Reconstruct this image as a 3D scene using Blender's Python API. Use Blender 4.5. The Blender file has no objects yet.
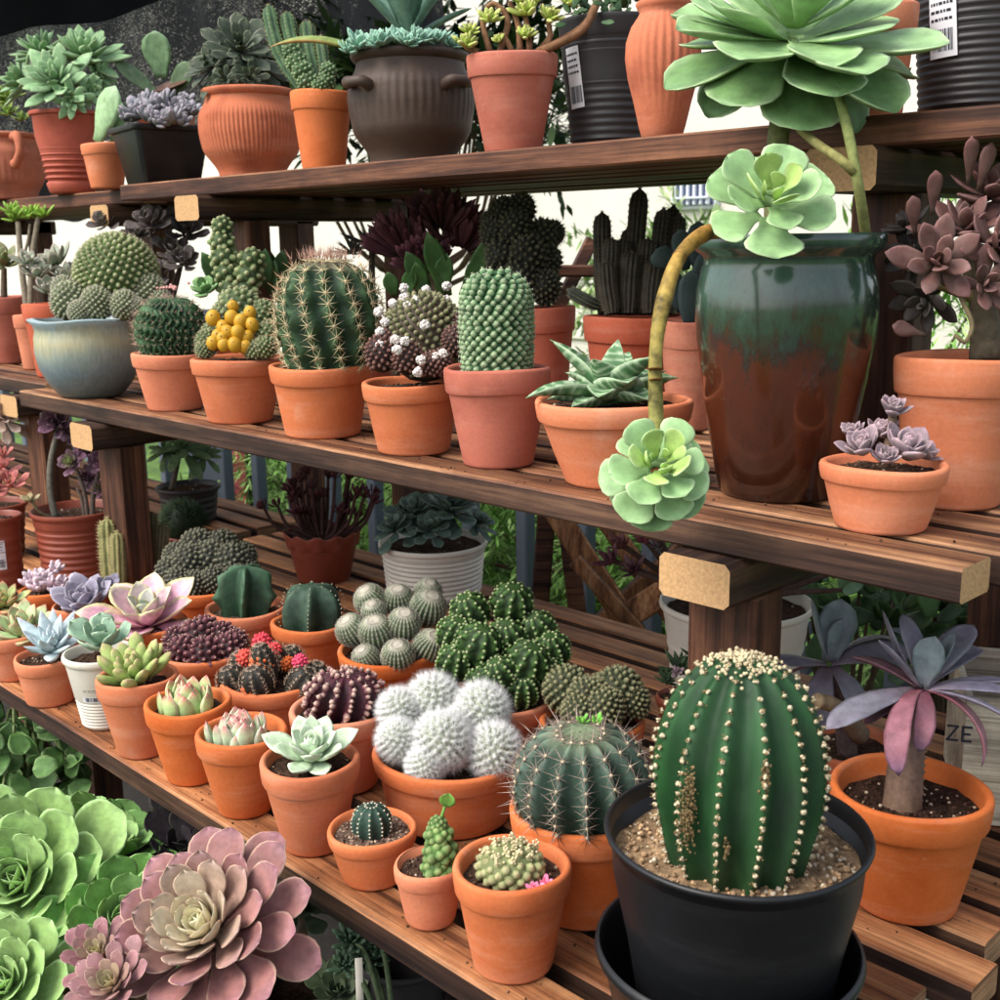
import bpy, math, random
import numpy as np
from mathutils import Vector, Matrix
PI = math.pi
random.seed(7); rng = np.random.default_rng(11)
SC = bpy.context.scene; COL = SC.collection
# ------------------------------------------------------------------ camera
YAW, PITCH, ROLL, FOC = math.radians(45.629), math.radians(12.366), math.radians(0.743), 1168.82
cy, sy, cp, sp = math.cos(YAW), math.sin(YAW), math.cos(PITCH), math.sin(PITCH)
FW = np.array([-sy*cp, cy*cp, -sp]); RT = np.array([cy, sy, 0.0]); DN = np.cross(FW, RT)
c_, s_ = math.cos(ROLL), math.sin(ROLL)
RT, DN = c_*RT + s_*DN, -s_*RT + c_*DN
def at(px, py, depth):            # a point seen at a place of the photograph, at a given depth in metres
    return FW*depth + RT*((px-500)/FOC*depth) + DN*((py-500)/FOC*depth)
cam_d = bpy.data.cameras.new('camera'); cam = bpy.data.objects.new('camera', cam_d); COL.objects.link(cam)
cam.matrix_world = Matrix(((RT[0], -DN[0], -FW[0], 0), (RT[1], -DN[1], -FW[1], 0), (RT[2], -DN[2], -FW[2], 0), (0, 0, 0, 1)))
cam_d.sensor_width = 36; cam_d.lens = 36*FOC/1000; cam_d.clip_start = .05; cam_d.clip_end = 500
SC.camera = cam
# ------------------------------------------------------------------ colours and materials
def lin(h):
    h = h.lstrip('#'); o = []
    for i in (0, 2, 4):
        v = int(h[i:i+2], 16)/255; o.append(v/12.92 if v <= .04045 else ((v+.055)/1.055)**2.4)
    return np.array(o)
def C4(h): return (*lin(h), 1)
def nmat(name):
    m = bpy.data.materials.new(name); m.use_nodes = True; nt = m.node_tree
    return m, nt, nt.nodes['Principled BSDF']
def node(nt, t, **kw):
    n = nt.nodes.new(t)
    for k, v in kw.items():
        if k in n.inputs: n.inputs[k].default_value = v
        else: setattr(n, k, v)
    return n
def noise(nt, scale, detail=4, vec=None, rough=.6):
    n = node(nt, 'ShaderNodeTexNoise'); n.inputs['Scale'].default_value = scale; n.inputs['Detail'].default_value = detail
    n.inputs['Roughness'].default_value = rough
    if vec is not None: nt.links.new(vec, n.inputs['Vector'])
    return n.outputs['Fac']
def ramp(nt, fac, stops):
    r = node(nt, 'ShaderNodeValToRGB'); cr = r.color_ramp
    while len(cr.elements) < len(stops): cr.elements.new(.5)
    for e, (p, c) in zip(cr.elements, stops): e.position = p; e.color = (*c, 1) if len(c) == 3 else c
    nt.links.new(fac, r.inputs['Fac']); return r.outputs['Color']
def mix(nt, mode, fac, a, b):
    m = node(nt, 'ShaderNodeMix', data_type='RGBA', blend_type=mode)
    for s, v in ((0, fac), (6, a), (7, b)):
        if isinstance(v, (int, float)): m.inputs[s].default_value = v
        elif isinstance(v, (tuple, list, np.ndarray)): m.inputs[s].default_value = (*v[:3], 1)
        else: nt.links.new(v, m.inputs[s])
    return m.outputs[2]
def bump(nt, b, h, strength, dist=.002):
    n = node(nt, 'ShaderNodeBump'); n.inputs['Strength'].default_value = strength; n.inputs['Distance'].default_value = dist
    nt.links.new(h, n.inputs['Height']); nt.links.new(n.outputs['Normal'], b.inputs['Normal'])
def objco(nt, scale=(1, 1, 1)):
    t = node(nt, 'ShaderNodeTexCoord'); m = node(nt, 'ShaderNodeMapping'); m.inputs['Scale'].default_value = scale
    oi = node(nt, 'ShaderNodeObjectInfo'); cb = node(nt, 'ShaderNodeCombineXYZ')
    ml = node(nt, 'ShaderNodeMath', operation='MULTIPLY'); ml.inputs[1].default_value = 37.0
    nt.links.new(oi.outputs['Random'], ml.inputs[0])
    for k in range(3): nt.links.new(ml.outputs[0], cb.inputs[k])
    nt.links.new(cb.outputs[0], m.inputs['Location'])
    nt.links.new(t.outputs['Object'], m.inputs['Vector']); return m.outputs[0], oi.outputs['Random']
def ceramic(name, base, dark, pale, rough=.82, spec=.25, pscale=14, bs=.15, palew=.35):
    m, nt, b = nmat(name); v, rnd = objco(nt)
    big = noise(nt, pscale, 5, v); fine = noise(nt, 260, 3, v)
    c = ramp(nt, big, [(.28, lin(dark)), (.5, lin(base)), (.62, lin(base)), (.85, lin(base)*(1-palew)+lin(pale)*palew)])
    c = mix(nt, 'MULTIPLY', .35, c, ramp(nt, fine, [(.3, (.72, .72, .72)), (.7, (1.1, 1.1, 1.1))]))
    hs = node(nt, 'ShaderNodeHueSaturation'); mp = node(nt, 'ShaderNodeMapRange'); mp.inputs['To Min'].default_value = .86; mp.inputs['To Max'].default_value = 1.1
    nt.links.new(rnd, mp.inputs['Value']); nt.links.new(mp.outputs[0], hs.inputs['Value']); nt.links.new(c, hs.inputs['Color'])
    wn = node(nt, 'ShaderNodeMath', operation='MULTIPLY'); wn.inputs[1].default_value = 7.31; fr = node(nt, 'ShaderNodeMath', operation='FRACT'); nt.links.new(rnd, wn.inputs[0]); nt.links.new(wn.outputs[0], fr.inputs[0])
    ms = node(nt, 'ShaderNodeMapRange'); ms.inputs['To Min'].default_value = .90; ms.inputs['To Max'].default_value = 1.06; nt.links.new(fr.outputs[0], ms.inputs['Value']); nt.links.new(ms.outputs[0], hs.inputs['Saturation'])
    vb, _ = objco(nt, (5, 5, 34)); lb = ramp(nt, noise(nt, 1, 6, vb, .7), [(.52, (0, 0, 0)), (.74, (.24, .24, .24))]); c = mix(nt, 'MIX', lb, hs.outputs['Color'], lin(pale)); lime = c
    # scattered specks and scuffs of handling
    sp_ = ramp(nt, noise(nt, 55, 6, v, .75), [(.66, (0, 0, 0)), (.74, (1, 1, 1))])
    c = lime
    mm = node(nt, 'ShaderNodeMath', operation='MULTIPLY'); mm.inputs[1].default_value = .35
    nt.links.new(sp_, mm.inputs[0]); c = mix(nt, 'MIX', mm.outputs[0], c, lin(pale))
    nt.links.new(c, b.inputs['Base Color']); b.inputs['Roughness'].default_value = rough; b.inputs['Specular IOR Level'].default_value = spec
    bump(nt, b, noise(nt, 180, 4, v), bs, .0012); return m
def plain(name, col, rough=.5, spec=.4, var=.12, scale=40, bs=0):
    m, nt, b = nmat(name); v, rnd = objco(nt); n = noise(nt, scale, 4, v)
    c = lin(col) if isinstance(col, str) else np.array(col)
    nt.links.new(ramp(nt, n, [(.3, c*(1-var)), (.7, np.minimum(c*(1+var), 1))]), b.inputs['Base Color'])
    b.inputs['Roughness'].default_value = rough; b.inputs['Specular IOR Level'].default_value = spec
    if bs: bump(nt, b, noise(nt, scale*4, 3, v), bs)
    return m
def vcol(name, rough=.5, spec=.35, var=.18, scale=60, bs=.1, sss=0, coat=0, streak=None, bloom=0, spots=0):
    m, nt, b = nmat(name); v, rnd = objco(nt, streak or (1, 1, 1))
    a = node(nt, 'ShaderNodeAttribute', attribute_name='Col')
    n = noise(nt, scale, 4, v)
    c = mix(nt, 'MULTIPLY', 1.0, a.outputs['Color'], ramp(nt, n, [(.3, (1-var,)*3), (.7, (1+var*.6,)*3)]))
    if bloom:      # waxy bloom rubbed off in patches
        f = ramp(nt, noise(nt, scale*.45, 6, v, .7), [(.42, (0, 0, 0)), (.68, (bloom,)*3)]); c = mix(nt, 'MIX', f, c, mix(nt, 'MIX', .10, mix(nt, 'MULTIPLY', 1.0, c, (1.25, 1.25, 1.25)), (.5, .55, .5)))
        rr = ramp(nt, noise(nt, scale*.7, 5, v), [(.35, (rough-.12,)*3), (.65, (rough+.14,)*3)]); nt.links.new(rr, b.inputs['Roughness'])
    if spots:
        f = ramp(nt, noise(nt, scale*3.2, 5, v, .8), [(.69, (0, 0, 0)), (.75, (spots,)*3)]); c = mix(nt, 'MIX', f, c, lin('7a5c3c'))
    nt.links.new(c, b.inputs['Base Color']); b.inputs['Specular IOR Level'].default_value = spec
    if not bloom: b.inputs['Roughness'].default_value = rough
    if sss:
        b.inputs['Subsurface Weight'].default_value = sss; b.inputs['Subsurface Radius'].default_value = (.4, .6, .2); b.inputs['Subsurface Scale'].default_value = .006
    if coat: b.inputs['Coat Weight'].default_value = coat; b.inputs['Coat Roughness'].default_value = .35
    if bs: bump(nt, b, noise(nt, scale*3, 3, v), bs, .001)
    return m
def wood(name, axis, c1, c2, c3, rough=.62, spec=.3):
    m, nt, b = nmat(name); s = [38, 38, 38]; s[axis] = 1.6; v, rnd = objco(nt, tuple(s))
    g = noise(nt, 1.0, 7, v, .72); s2 = [9, 9, 9]; s2[axis] = 1.1; v2, _ = objco(nt, tuple(s2)); big = noise(nt, 1.0, 4, v2)
    c = ramp(nt, g, [(.34, lin(c1)), (.47, lin(c2)), (.62, lin(c3))])
    c = mix(nt, 'MULTIPLY', .85, c, ramp(nt, big, [(.34, (.42, .38, .36)), (.58, (1.15, 1.1, 1.05))]))
    s3 = [240, 240, 240]; s3[axis] = 7; v3, _ = objco(nt, tuple(s3)); c = mix(nt, 'MULTIPLY', .75, c, ramp(nt, noise(nt, 1, 4, v3), [(.34, (.4, .35, .33)), (.54, (1.05, 1.05, 1.05))]))
    v4, _ = objco(nt, (7, 7, 7)); c = mix(nt, 'MULTIPLY', .7, c, ramp(nt, noise(nt, 1, 6, v4, .7), [(.34, (.45, .42, .42)), (.56, (1.08, 1.08, 1.08))]))
    nt.links.new(c, b.inputs['Base Color']); b.inputs['Roughness'].default_value = rough; b.inputs['Specular IOR Level'].default_value = spec
    bump(nt, b, g, .45, .0025); return m
M = {}
M['terra'] = ceramic('terracotta', 'd0764a', 'bf633a', 'e4bfa6', palew=.5, pscale=10, bs=.25)
M['terra_pink'] = ceramic('weathered_terracotta', 'b9624a', '9f4e38', 'd6a896', palew=.4, pscale=9)
M['terra_old'] = ceramic('rough_terracotta', 'c26e4c', '9d5037', 'dbb096', palew=.4, bs=.4)
M['brick_plastic'] = plain('brick_red_plastic', '84402f', .45, .4, .1)
M['white_plastic'] = plain('cream_white_plastic', 'd9d2c4', .42, .45, .05)
M['black_plastic'] = ceramic('black_plastic', '131417', '0c0d0f', '343436', .42, .4, 9, .06, .12)
M['grey_plastic'] = plain('dark_grey_plastic', '2c292b', .5, .4, .12)
M['brown_clay'] = ceramic('dark_brown_clay', '47382f', '322622', '66554a', .6, .4, 10, .35)
M['glaze_pale'] = None
M['paper'] = plain('label_paper', 'd6d6da', .7, .2, .04)
M['ink'] = plain('label_ink', '33333c', .8, .1, .1)
M['leaf'] = vcol('waxy_leaf', .58, .24, .34, 70, .12, .12, bloom=.7, spots=.5)
M['leaf_gloss'] = vcol('glossy_leaf', .48, .3, .34, 42, .12, .12, bloom=.6, spots=.6)
M['leaf_dark'] = vcol('matt_leaf', .6, .3, .22, 60, .1)
M['skin'] = vcol('cactus_skin', .62, .22, .42, 70, .25, bloom=.35, spots=.4)
M['barrel'] = vcol('barrel_cactus_skin', .55, .26, .5, 30, .2, streak=(1, 1, .4), bloom=.35, spots=.5)
M['spine'] = vcol('spines', .7, .2, .15, 100, 0)
M['hair'] = vcol('white_hair', .9, .15, .05, 100, 0)
M['bark'] = vcol('bark', .8, .2, .35, 120, .5)
M['soil'] = vcol('potting_soil', .95, .1, .6, 160, .8)
M['flower'] = vcol('petals', .5, .3, .12, 60, 0, .15)
M['foliage'] = vcol('foliage', .55, .3, .3, 6, 0, 0)
for ax, nm in enumerate(('x', 'y', 'z')):
    M['worn'+nm] = wood('worn_stained_wood', ax, '54331f', '9a6541', 'c08e62')
    M['aged'+nm] = wood('aged_stained_wood', ax, '38231a', '7a5138', 'be9068')
    M['dark'+nm] = wood('dark_stained_wood', ax, '221714', '3d2a22', '614838')
    M['red'+nm] = wood('red_brown_stained_wood', ax, '2c1a14', '523325', '7a523b')
M['endgrain'] = plain('sawn_end_grain', 'c29a6e', .85, .2, .22, 240, .4)
M['rawend'] = wood('weathered_end_grain', 1, '6f4a35', 'a17a58', 'b8946f', .8)
# ------------------------------------------------------------------ mesh building
def nrm(v): v = np.asarray(v, float); return v/(np.linalg.norm(v, axis=-1, keepdims=True)+1e-12)
class MB:
    def __init__(s): s.v = []; s.f = []; s.c = []; s.m = []; s.n = 0
    def add(s, V, F, c=(.5, .5, .5), mi=0):
        V = np.asarray(V, float).reshape(-1, 3); c = np.asarray(c, float)
        if c.ndim == 1: c = np.tile(c, (len(V), 1))
        s.v.append(V); s.c.append(c.reshape(-1, 3)); n = s.n
        s.f += [tuple(int(i)+n for i in f) for f in F]
        s.m += (list(mi) if hasattr(mi, '__len__') else [mi]*len(F)); s.n += len(V)
    def grid(s, P, c=(.5, .5, .5), closed=True, mi=0):
        nu, nv = P.shape[:2]; F = []; c = np.asarray(c, float)
        if c.ndim == 1: c = np.broadcast_to(c, (nu, nv, 3))
        for i in range(nu-1):
            for j in range(nv if closed else nv-1):
                k = (j+1) % nv; F.append((i*nv+j, i*nv+k, (i+1)*nv+k, (i+1)*nv+j))
        s.add(P.reshape(-1, 3), F, c.reshape(-1, 3), mi)
    def inst(s, TV, TF, pos, ax, scale, cols, tcol=None):
        """copies of a small template with its z axis along ax; scale (N,3)"""
        pos = np.asarray(pos, float).reshape(-1, 3); N = len(pos)
        if N == 0: return
        z = nrm(np.asarray(ax, float).reshape(-1, 3)); ref = np.where(np.abs(z[:, 2:3]) < .9, np.array([[0, 0, 1.]]), np.array([[1., 0, 0]]))
        x = nrm(np.cross(ref, z)); y = np.cross(z, x)
        sc = np.broadcast_to(np.asarray(scale, float), (N, 3)); T = len(TV)
        L = TV[None]*sc[:, None]
        W = pos[:, None] + L[..., 0:1]*x[:, None] + L[..., 1:2]*y[:, None] + L[..., 2:3]*z[:, None]
        cols = np.broadcast_to(np.asarray(cols, float), (N, 3))
        CC = np.repeat(cols[:, None], T, 1)
        if tcol is not None:      # per template vertex blend towards a tip colour
            w, tc = tcol; CC = CC*(1-w[None, :, None]) + np.asarray(tc)[None, None]*w[None, :, None]
        n = s.n; s.v.append(W.reshape(-1, 3)); s.c.append(CC.reshape(-1, 3))
        A = [tuple(f) for f in TF]
        for k in range(N):
            o = n+k*T; s.f += [tuple(i+o for i in f) for f in A]
        s.m += [0]*(N*len(A)); s.n += N*T
    def build(s, name, mats, parent=None, smooth=True, sharp=None, label=None):
        me = bpy.data.meshes.new(name); V = np.concatenate(s.v); me.from_pydata(V.tolist(), [], s.f)
        a = me.color_attributes.new('Col', 'FLOAT_COLOR', 'POINT')
        cc = np.ones((len(V), 4)); cc[:, :3] = np.clip(np.concatenate(s.c), 0, 1); a.data.foreach_set('color', cc.ravel())
        for m in (mats if isinstance(mats, (list, tuple)) else [mats]): me.materials.append(m)
        me.polygons.foreach_set('material_index', s.m)
        if smooth: me.shade_smooth()
        if sharp: me.set_sharp_from_angle(angle=math.radians(sharp))
        me.update(); o = bpy.data.objects.new(name, me); COL.objects.link(o)
        if parent is not None: o.parent = parent
        if label: o['label'] = label
        return o
def tag(o, label=None, cat=None, group=None, kind=None):
    for k, v in (('label', label), ('category', cat), ('group', group), ('kind', kind)):
        if v: o[k] = v
    return o
def empty(name, loc, label, cat, group=None, rot=0.0):
    o = bpy.data.objects.new(name, None); o.empty_display_size = .03; COL.objects.link(o)
    o.location = tuple(float(q) for q in loc); o.rotation_euler = (0, 0, rot); return tag(o, label, cat, group)
def lathe(mb, prof, seg=48, c=(.5, .5, .5), org=(0, 0, 0), wob=None, mi=0):
    prof = np.array(prof, float); a = np.linspace(0, 2*PI, seg, endpoint=False)
    r = prof[:, 0:1]*np.ones((1, seg)); z = prof[:, 1:2]*np.ones((1, seg))
    if wob is not None: r, z = wob(r, z, a[None])
    P = np.stack([r*np.cos(a)+org[0], r*np.sin(a)+org[1], z+org[2]], -1)
    if np.ndim(c) == 2: c = np.repeat(np.asarray(c)[:, None], seg, 1)
    mb.grid(P, c, True, mi)
def frames(P):
    P = np.asarray(P, float); T = nrm(np.gradient(P, axis=0)); n = np.cross(T[0], [.13, .21, .97]); n = nrm(n); N = [n]
    for i in range(1, len(P)):
        n = N[-1]-T[i]*np.dot(N[-1], T[i]); N.append(nrm(n))
    N = np.array(N); return T, N, np.cross(T, N)
def spl(pts, n):
    P = np.array(pts, float)
    if len(P) == 2: return P[0]+(P[1]-P[0])*np.linspace(0, 1, n)[:, None]
    Q = np.vstack([2*P[0]-P[1], P, 2*P[-1]-P[-2]]); out = []
    t = np.linspace(0, len(P)-1-1e-9, n)
    for u in t:
        i = int(u); f = u-i; a, b, c, d = Q[i:i+4]
        out.append(.5*((2*b)+(c-a)*f+(2*a-5*b+4*c-d)*f*f+(-a+3*b-3*c+d)*f**3))
    return np.array(out)
def tube(mb, pts, r, c, seg=8, n=14, c2=None):
    P = spl(pts, n); T, N, B = frames(P); r = np.interp(np.linspace(0, 1, n), np.linspace(0, 1, len(np.atleast_1d(r))), np.atleast_1d(r))
    a = np.linspace(0, 2*PI, seg, endpoint=False)
    G = P[:, None]+r[:, None, None]*(np.cos(a)[None, :, None]*N[:, None]+np.sin(a)[None, :, None]*B[:, None])
    G = np.concatenate([P[:1, None].repeat(seg, 1), G, P[-1:, None].repeat(seg, 1)])
    cc = np.asarray(c, float) if c2 is None else (np.asarray(c)[None]+(np.asarray(c2)-np.asarray(c))[None]*np.linspace(0, 1, n+2)[:, None])
    if cc.ndim == 2: cc = np.repeat(cc[:, None], seg, 1)
    mb.grid(G, cc)
SH = {'ovate': ([0, .12, .35, .58, .78, .92, 1], [.38, .5, .82, 1, .82, .4, .03]),
      'spoon': ([0, .2, .45, .68, .84, .95, 1], [.3, .34, .7, 1, .96, .62, .12]),
      'round': ([0, .12, .35, .6, .82, .95, 1], [.35, .55, .9, 1, .9, .55, .1]),
      'lance': ([0, .1, .3, .55, .8, .93, 1], [.62, .82, 1, .86, .5, .2, .03]),
      'strap': ([0, .15, .4, .65, .85, .95, 1], [.42, .5, .85, 1, .8, .42, .04]),
      'fat': ([0, .12, .4, .7, .88, .97, 1], [.5, .7, .95, 1, .75, .4, .05])}
def leaf(mb, b, d, up, L, W, T, bend=0., cup=.15, shape='ovate', base=None, mid=None, tip=None, edge=None, ew=.3, tw=.25, nt=9, nc=8, fn=None):
    d = nrm(d); side = nrm(np.cross(d, up)); n = np.cross(side, d)
    t = np.linspace(0, 1, nt)**.9; th = bend*t
    D = np.cos(th)[:, None]*d + np.sin(th)[:, None]*n; Nn = -np.sin(th)[:, None]*d + np.cos(th)[:, None]*n
    seg = np.diff(t, prepend=0)[:, None]*L; P = np.asarray(b, float)+np.cumsum(D*seg, 0)
    w = np.interp(t, *SH[shape])*W/2; k = T/2*np.clip(np.sqrt(np.clip(1.02-t**3, 0, 1)), .12, 1)*np.clip(w/(W/2)*1.6, .25, 1)
    a = np.linspace(0, 2*PI, nc, endpoint=False); x = np.cos(a); y = np.sin(a)
    G = P[:, None]+side[None, None]*(w[:, None]*x[None])[..., None] + Nn[:, None]*((k[:, None]*y[None]) + cup*w[:, None]*x[None]**2)[..., None]
    G = np.concatenate([P[:1, None].repeat(nc, 1), G, P[-1:, None].repeat(nc, 1)]); tt = np.concatenate([[0], t, [1]])
    if fn is not None: cc = fn(tt[:, None]*np.ones((1, nc)), np.abs(np.r_[1, 1][0]*x)[None]*np.ones((nt+2, 1)))
    else:
        base, mid, tip = [np.asarray(q) for q in (base, mid, tip)]
        m1 = np.clip(tt/.45, 0, 1)[:, None]; m2 = np.clip((tt-(1-tw))/tw, 0, 1)[:, None]**1.5
        cc = base*(1-m1)+mid*m1; cc = cc*(1-m2)+tip*m2; cc = np.repeat(cc[:, None], nc, 1)
        if edge is not None:
            e = np.clip((np.abs(x)-(1-ew))/ew, 0, 1)[None, :, None]*np.clip(tt*2, 0, 1)[:, None, None]; cc = cc*(1-e)+np.asarray(edge)*e
    mb.grid(G, cc)
def rosette(mb, c, axis, R, n=24, W=.55, T=.16, e0=82, e1=8, cols=('9cc08a', '9cc08a', '9cc08a'), edge=None, shape='ovate', bend=.5, cup=.25, Lmin=.32, hub=.06, pw=.75, tw=.25, ew=.3, jit=.12, nt=8, nc=8, inner=None, seed=None):
    r = np.random.default_rng(int(abs(c[0]*9173+c[1]*7919+R*99991)) if seed is None else seed)
    ax = nrm(axis); ref = np.array([0, 0, 1.]) if abs(ax[2]) < .9 else np.array([1., 0, 0]); u = nrm(np.cross(ref, ax)); v = np.cross(ax, u)
    cs = [lin(q) if isinstance(q, str) else np.asarray(q) for q in cols]; ed = lin(edge) if isinstance(edge, str) else edge
    inn = lin(inner) if isinstance(inner, str) else None; ph = r.uniform(0, 6.28)
    for i in range(n):
        f = i/max(1, n-1); a = ph+i*2.39996+r.normal(0, .05); el = math.radians(e0+(e1-e0)*f**pw)+r.normal(0, jit*.6)
        rad = math.cos(a)*u+math.sin(a)*v; L = R*(Lmin+(1-Lmin)*f**.7)*(1+r.normal(0, jit*.6)); d = rad*math.cos(el)+ax*math.sin(el)
        b = np.asarray(c)+rad*hub*R*f*1.5-ax*R*.18*f
        k = 1+r.normal(0, .10); q = [x*k for x in cs]
        if inn is not None: g = max(0, 1-f*1.6); q = [x*(1-g)+inn*g for x in q]
        leaf(mb, b, d, ax*1.0+rad*-.001, L, W*L*(1.1-.15*f), T*L, bend*(1+r.normal(0, .2)), cup, shape, q[0], q[1], q[2], ed, ew, tw, nt, nc)
def fib(n, lo=-1., hi=1.):
    i = np.arange(n)+.5; z = hi-(hi-lo)*i/n; ph = i*PI*(3-math.sqrt(5)); r = np.sqrt(1-z*z); return np.stack([r*np.cos(ph), r*np.sin(ph), z], -1)
def tpl_dome(nu=4, nv=6, p=1.):
    V = []; F = []
    for i in range(nu):
        th = i/(nu-1)*PI/2*.98
        for j in range(nv): V.append((math.cos(th)*math.cos(j*2*PI/nv), math.cos(th)*math.sin(j*2*PI/nv), math.sin(th)**p))
    for i in range(nu-1):
        for j in range(nv): k = (j+1) % nv; F.append((i*nv+j, i*nv+k, (i+1)*nv+k, (i+1)*nv+j))
    F.append(tuple((nu-1)*nv+j for j in range(nv))); return np.array(V), F
def tpl_cone(nv=3):
    V = [(math.cos(j*2*PI/nv), math.sin(j*2*PI/nv), 0) for j in range(nv)]+[(0, 0, 1)]
    return np.array(V, float), [(j, (j+1) % nv, nv) for j in range(nv)]
def tpl_ball(nu=5, nv=8):
    V = [(0, 0, -1)]; F = []
    for i in range(1, nu):
        th = -PI/2+i*PI/nu
        for j in range(nv): V.append((math.cos(th)*math.cos(j*2*PI/nv), math.cos(th)*math.sin(j*2*PI/nv), math.sin(th)))
    V.append((0, 0, 1)); e = len(V)-1
    for j in range(nv):
        F.append((0, 1+(j+1) % nv, 1+j)); F.append((e, e-nv+j, e-nv+(j+1) % nv))
    for i in range(nu-2):
        for j in range(nv): k = (j+1) % nv; a = 1+i*nv; F.append((a+j, a+k, a+nv+k, a+nv+j))
    return np.array(V, float), F
DOME = tpl_dome(); CONE = tpl_cone(); BALL = tpl_ball(); ROCK = tpl_ball(3, 5)
DW = np.clip(DOME[0][:, 2], 0, 1)**2.5
def basis(ax):
    ax = nrm(ax); ref = np.array([0, 0, 1.]) if abs(ax[2]) < .95 else np.array([1., 0, 0]); u = nrm(np.cross(ref, ax)); return np.stack([u, np.cross(ax, u), ax])
def spines(mb, pos, nrmv, k, L, r, c, spread=1.1, central=1, cc=None, jit=.25, up=0):
    """k spines fanned about each normal"""
    pos = np.asarray(pos); nv = nrm(nrmv); N = len(pos)
    P = []; A = []; S = []; Cc = []
    for i in range(N):
        B = basis(nv[i]); a0 = rng.uniform(0, 6.28)
        for j in range(k):
            if j < central: d = nv[i]+rng.normal(0, .15, 3); l = L*rng.uniform(.9, 1.3); col = c if cc is None else cc
            else:
                a = a0+2*PI*j/max(1, k-central); d = math.cos(spread)*nv[i]+math.sin(spread)*(math.cos(a)*B[0]+math.sin(a)*B[1])+rng.normal(0, jit*.3, 3); l = L*rng.uniform(.65, 1.1); col = c
            d = d+np.array([0, 0, up]); P.append(pos[i]); A.append(d); S.append((r, r, l)); Cc.append(np.asarray(col)*rng.uniform(.8, 1.15))
    mb.inst(CONE[0], CONE[1], P, A, np.array(S), np.array(Cc))
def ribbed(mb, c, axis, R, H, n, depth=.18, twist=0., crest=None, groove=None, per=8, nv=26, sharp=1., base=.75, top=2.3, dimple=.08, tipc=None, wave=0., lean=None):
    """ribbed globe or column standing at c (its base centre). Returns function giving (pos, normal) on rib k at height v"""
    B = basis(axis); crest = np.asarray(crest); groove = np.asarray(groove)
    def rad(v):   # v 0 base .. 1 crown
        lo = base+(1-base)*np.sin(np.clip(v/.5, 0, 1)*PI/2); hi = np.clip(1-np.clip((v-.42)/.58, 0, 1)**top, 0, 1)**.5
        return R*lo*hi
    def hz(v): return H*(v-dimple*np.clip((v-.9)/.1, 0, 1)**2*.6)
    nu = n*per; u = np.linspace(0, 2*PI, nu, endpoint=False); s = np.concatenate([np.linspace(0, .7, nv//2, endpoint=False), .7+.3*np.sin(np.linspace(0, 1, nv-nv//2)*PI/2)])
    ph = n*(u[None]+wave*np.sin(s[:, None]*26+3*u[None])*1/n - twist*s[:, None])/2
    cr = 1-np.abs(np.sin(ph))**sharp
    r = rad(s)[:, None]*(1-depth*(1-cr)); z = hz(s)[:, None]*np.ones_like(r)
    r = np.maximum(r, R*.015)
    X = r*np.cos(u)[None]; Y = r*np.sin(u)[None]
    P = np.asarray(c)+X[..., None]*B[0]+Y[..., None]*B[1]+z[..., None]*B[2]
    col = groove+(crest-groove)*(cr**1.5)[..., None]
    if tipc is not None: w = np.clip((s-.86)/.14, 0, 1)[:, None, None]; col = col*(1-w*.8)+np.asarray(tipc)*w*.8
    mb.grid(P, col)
    def rib(k, v):
        v = np.asarray(v, float); a = 2*PI*k/n+twist*v; rr = rad(v); zz = hz(v)
        e = 1e-3; dr = rad(np.minimum(v+e, 1))-rad(v-e); dz = hz(np.minimum(v+e, 1))-hz(v-e)
        pos = np.asarray(c)+(rr*np.cos(a))[:, None]*B[0]+(rr*np.sin(a))[:, None]*B[1]+zz[:, None]*B[2]
        nn = nrm(np.stack([dz, -dr], -1)); N = nn[:, 0:1]*(np.cos(a)[:, None]*B[0]+np.sin(a)[:, None]*B[1])+nn[:, 1:2]*B[2]
        return pos, N
    return rib
def blob(mb, c, R, axis=(0, 0, 1), c0=(.5, .5, .5), nu=8, nv=14, sq=(1, 1, 1)):
    T = tpl_ball(nu, nv); mb.inst(T[0], T[1], [c], [axis], np.array([[R*sq[0], R*sq[1], R*sq[2]]]), [c0])
def tuberc(mb, c, R, axis=(0, 0, 1), rz=None, N=120, size=None, col=(.2, .3, .1), tip=(.6, .6, .5), under=None, lo=-.35, hgt=1.0, squash=None):
    """globe covered in small bumps; returns bump tops and normals"""
    rz = rz or R; B = basis(axis); F = fib(N, lo, 1.); s = size or 1.9*R/math.sqrt(N)*1.25
    q = F*np.array([R, R, rz]) if squash is None else F*np.array(squash); nn = nrm(F/np.array([R, R, rz]))
    W = q@B+np.asarray(c); NW = nn@B
    blob(mb, c, 1., axis, np.asarray(under if under is not None else col)*.9, 8, 14, (R*.97, R*.97, rz*.97) if squash is None else np.array(squash)*.97)
    k = rng.uniform(.82, 1.15, (N, 1))
    mb.inst(DOME[0], DOME[1], W-NW*s*.34, NW, np.array([s*.58, s*.58, s*.8*hgt])*rng.uniform(.82, 1.15, (N, 1)), np.asarray(col)[None]*k, (DW, tip))
    return W+NW*s*(.8*hgt-.40), NW
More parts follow.
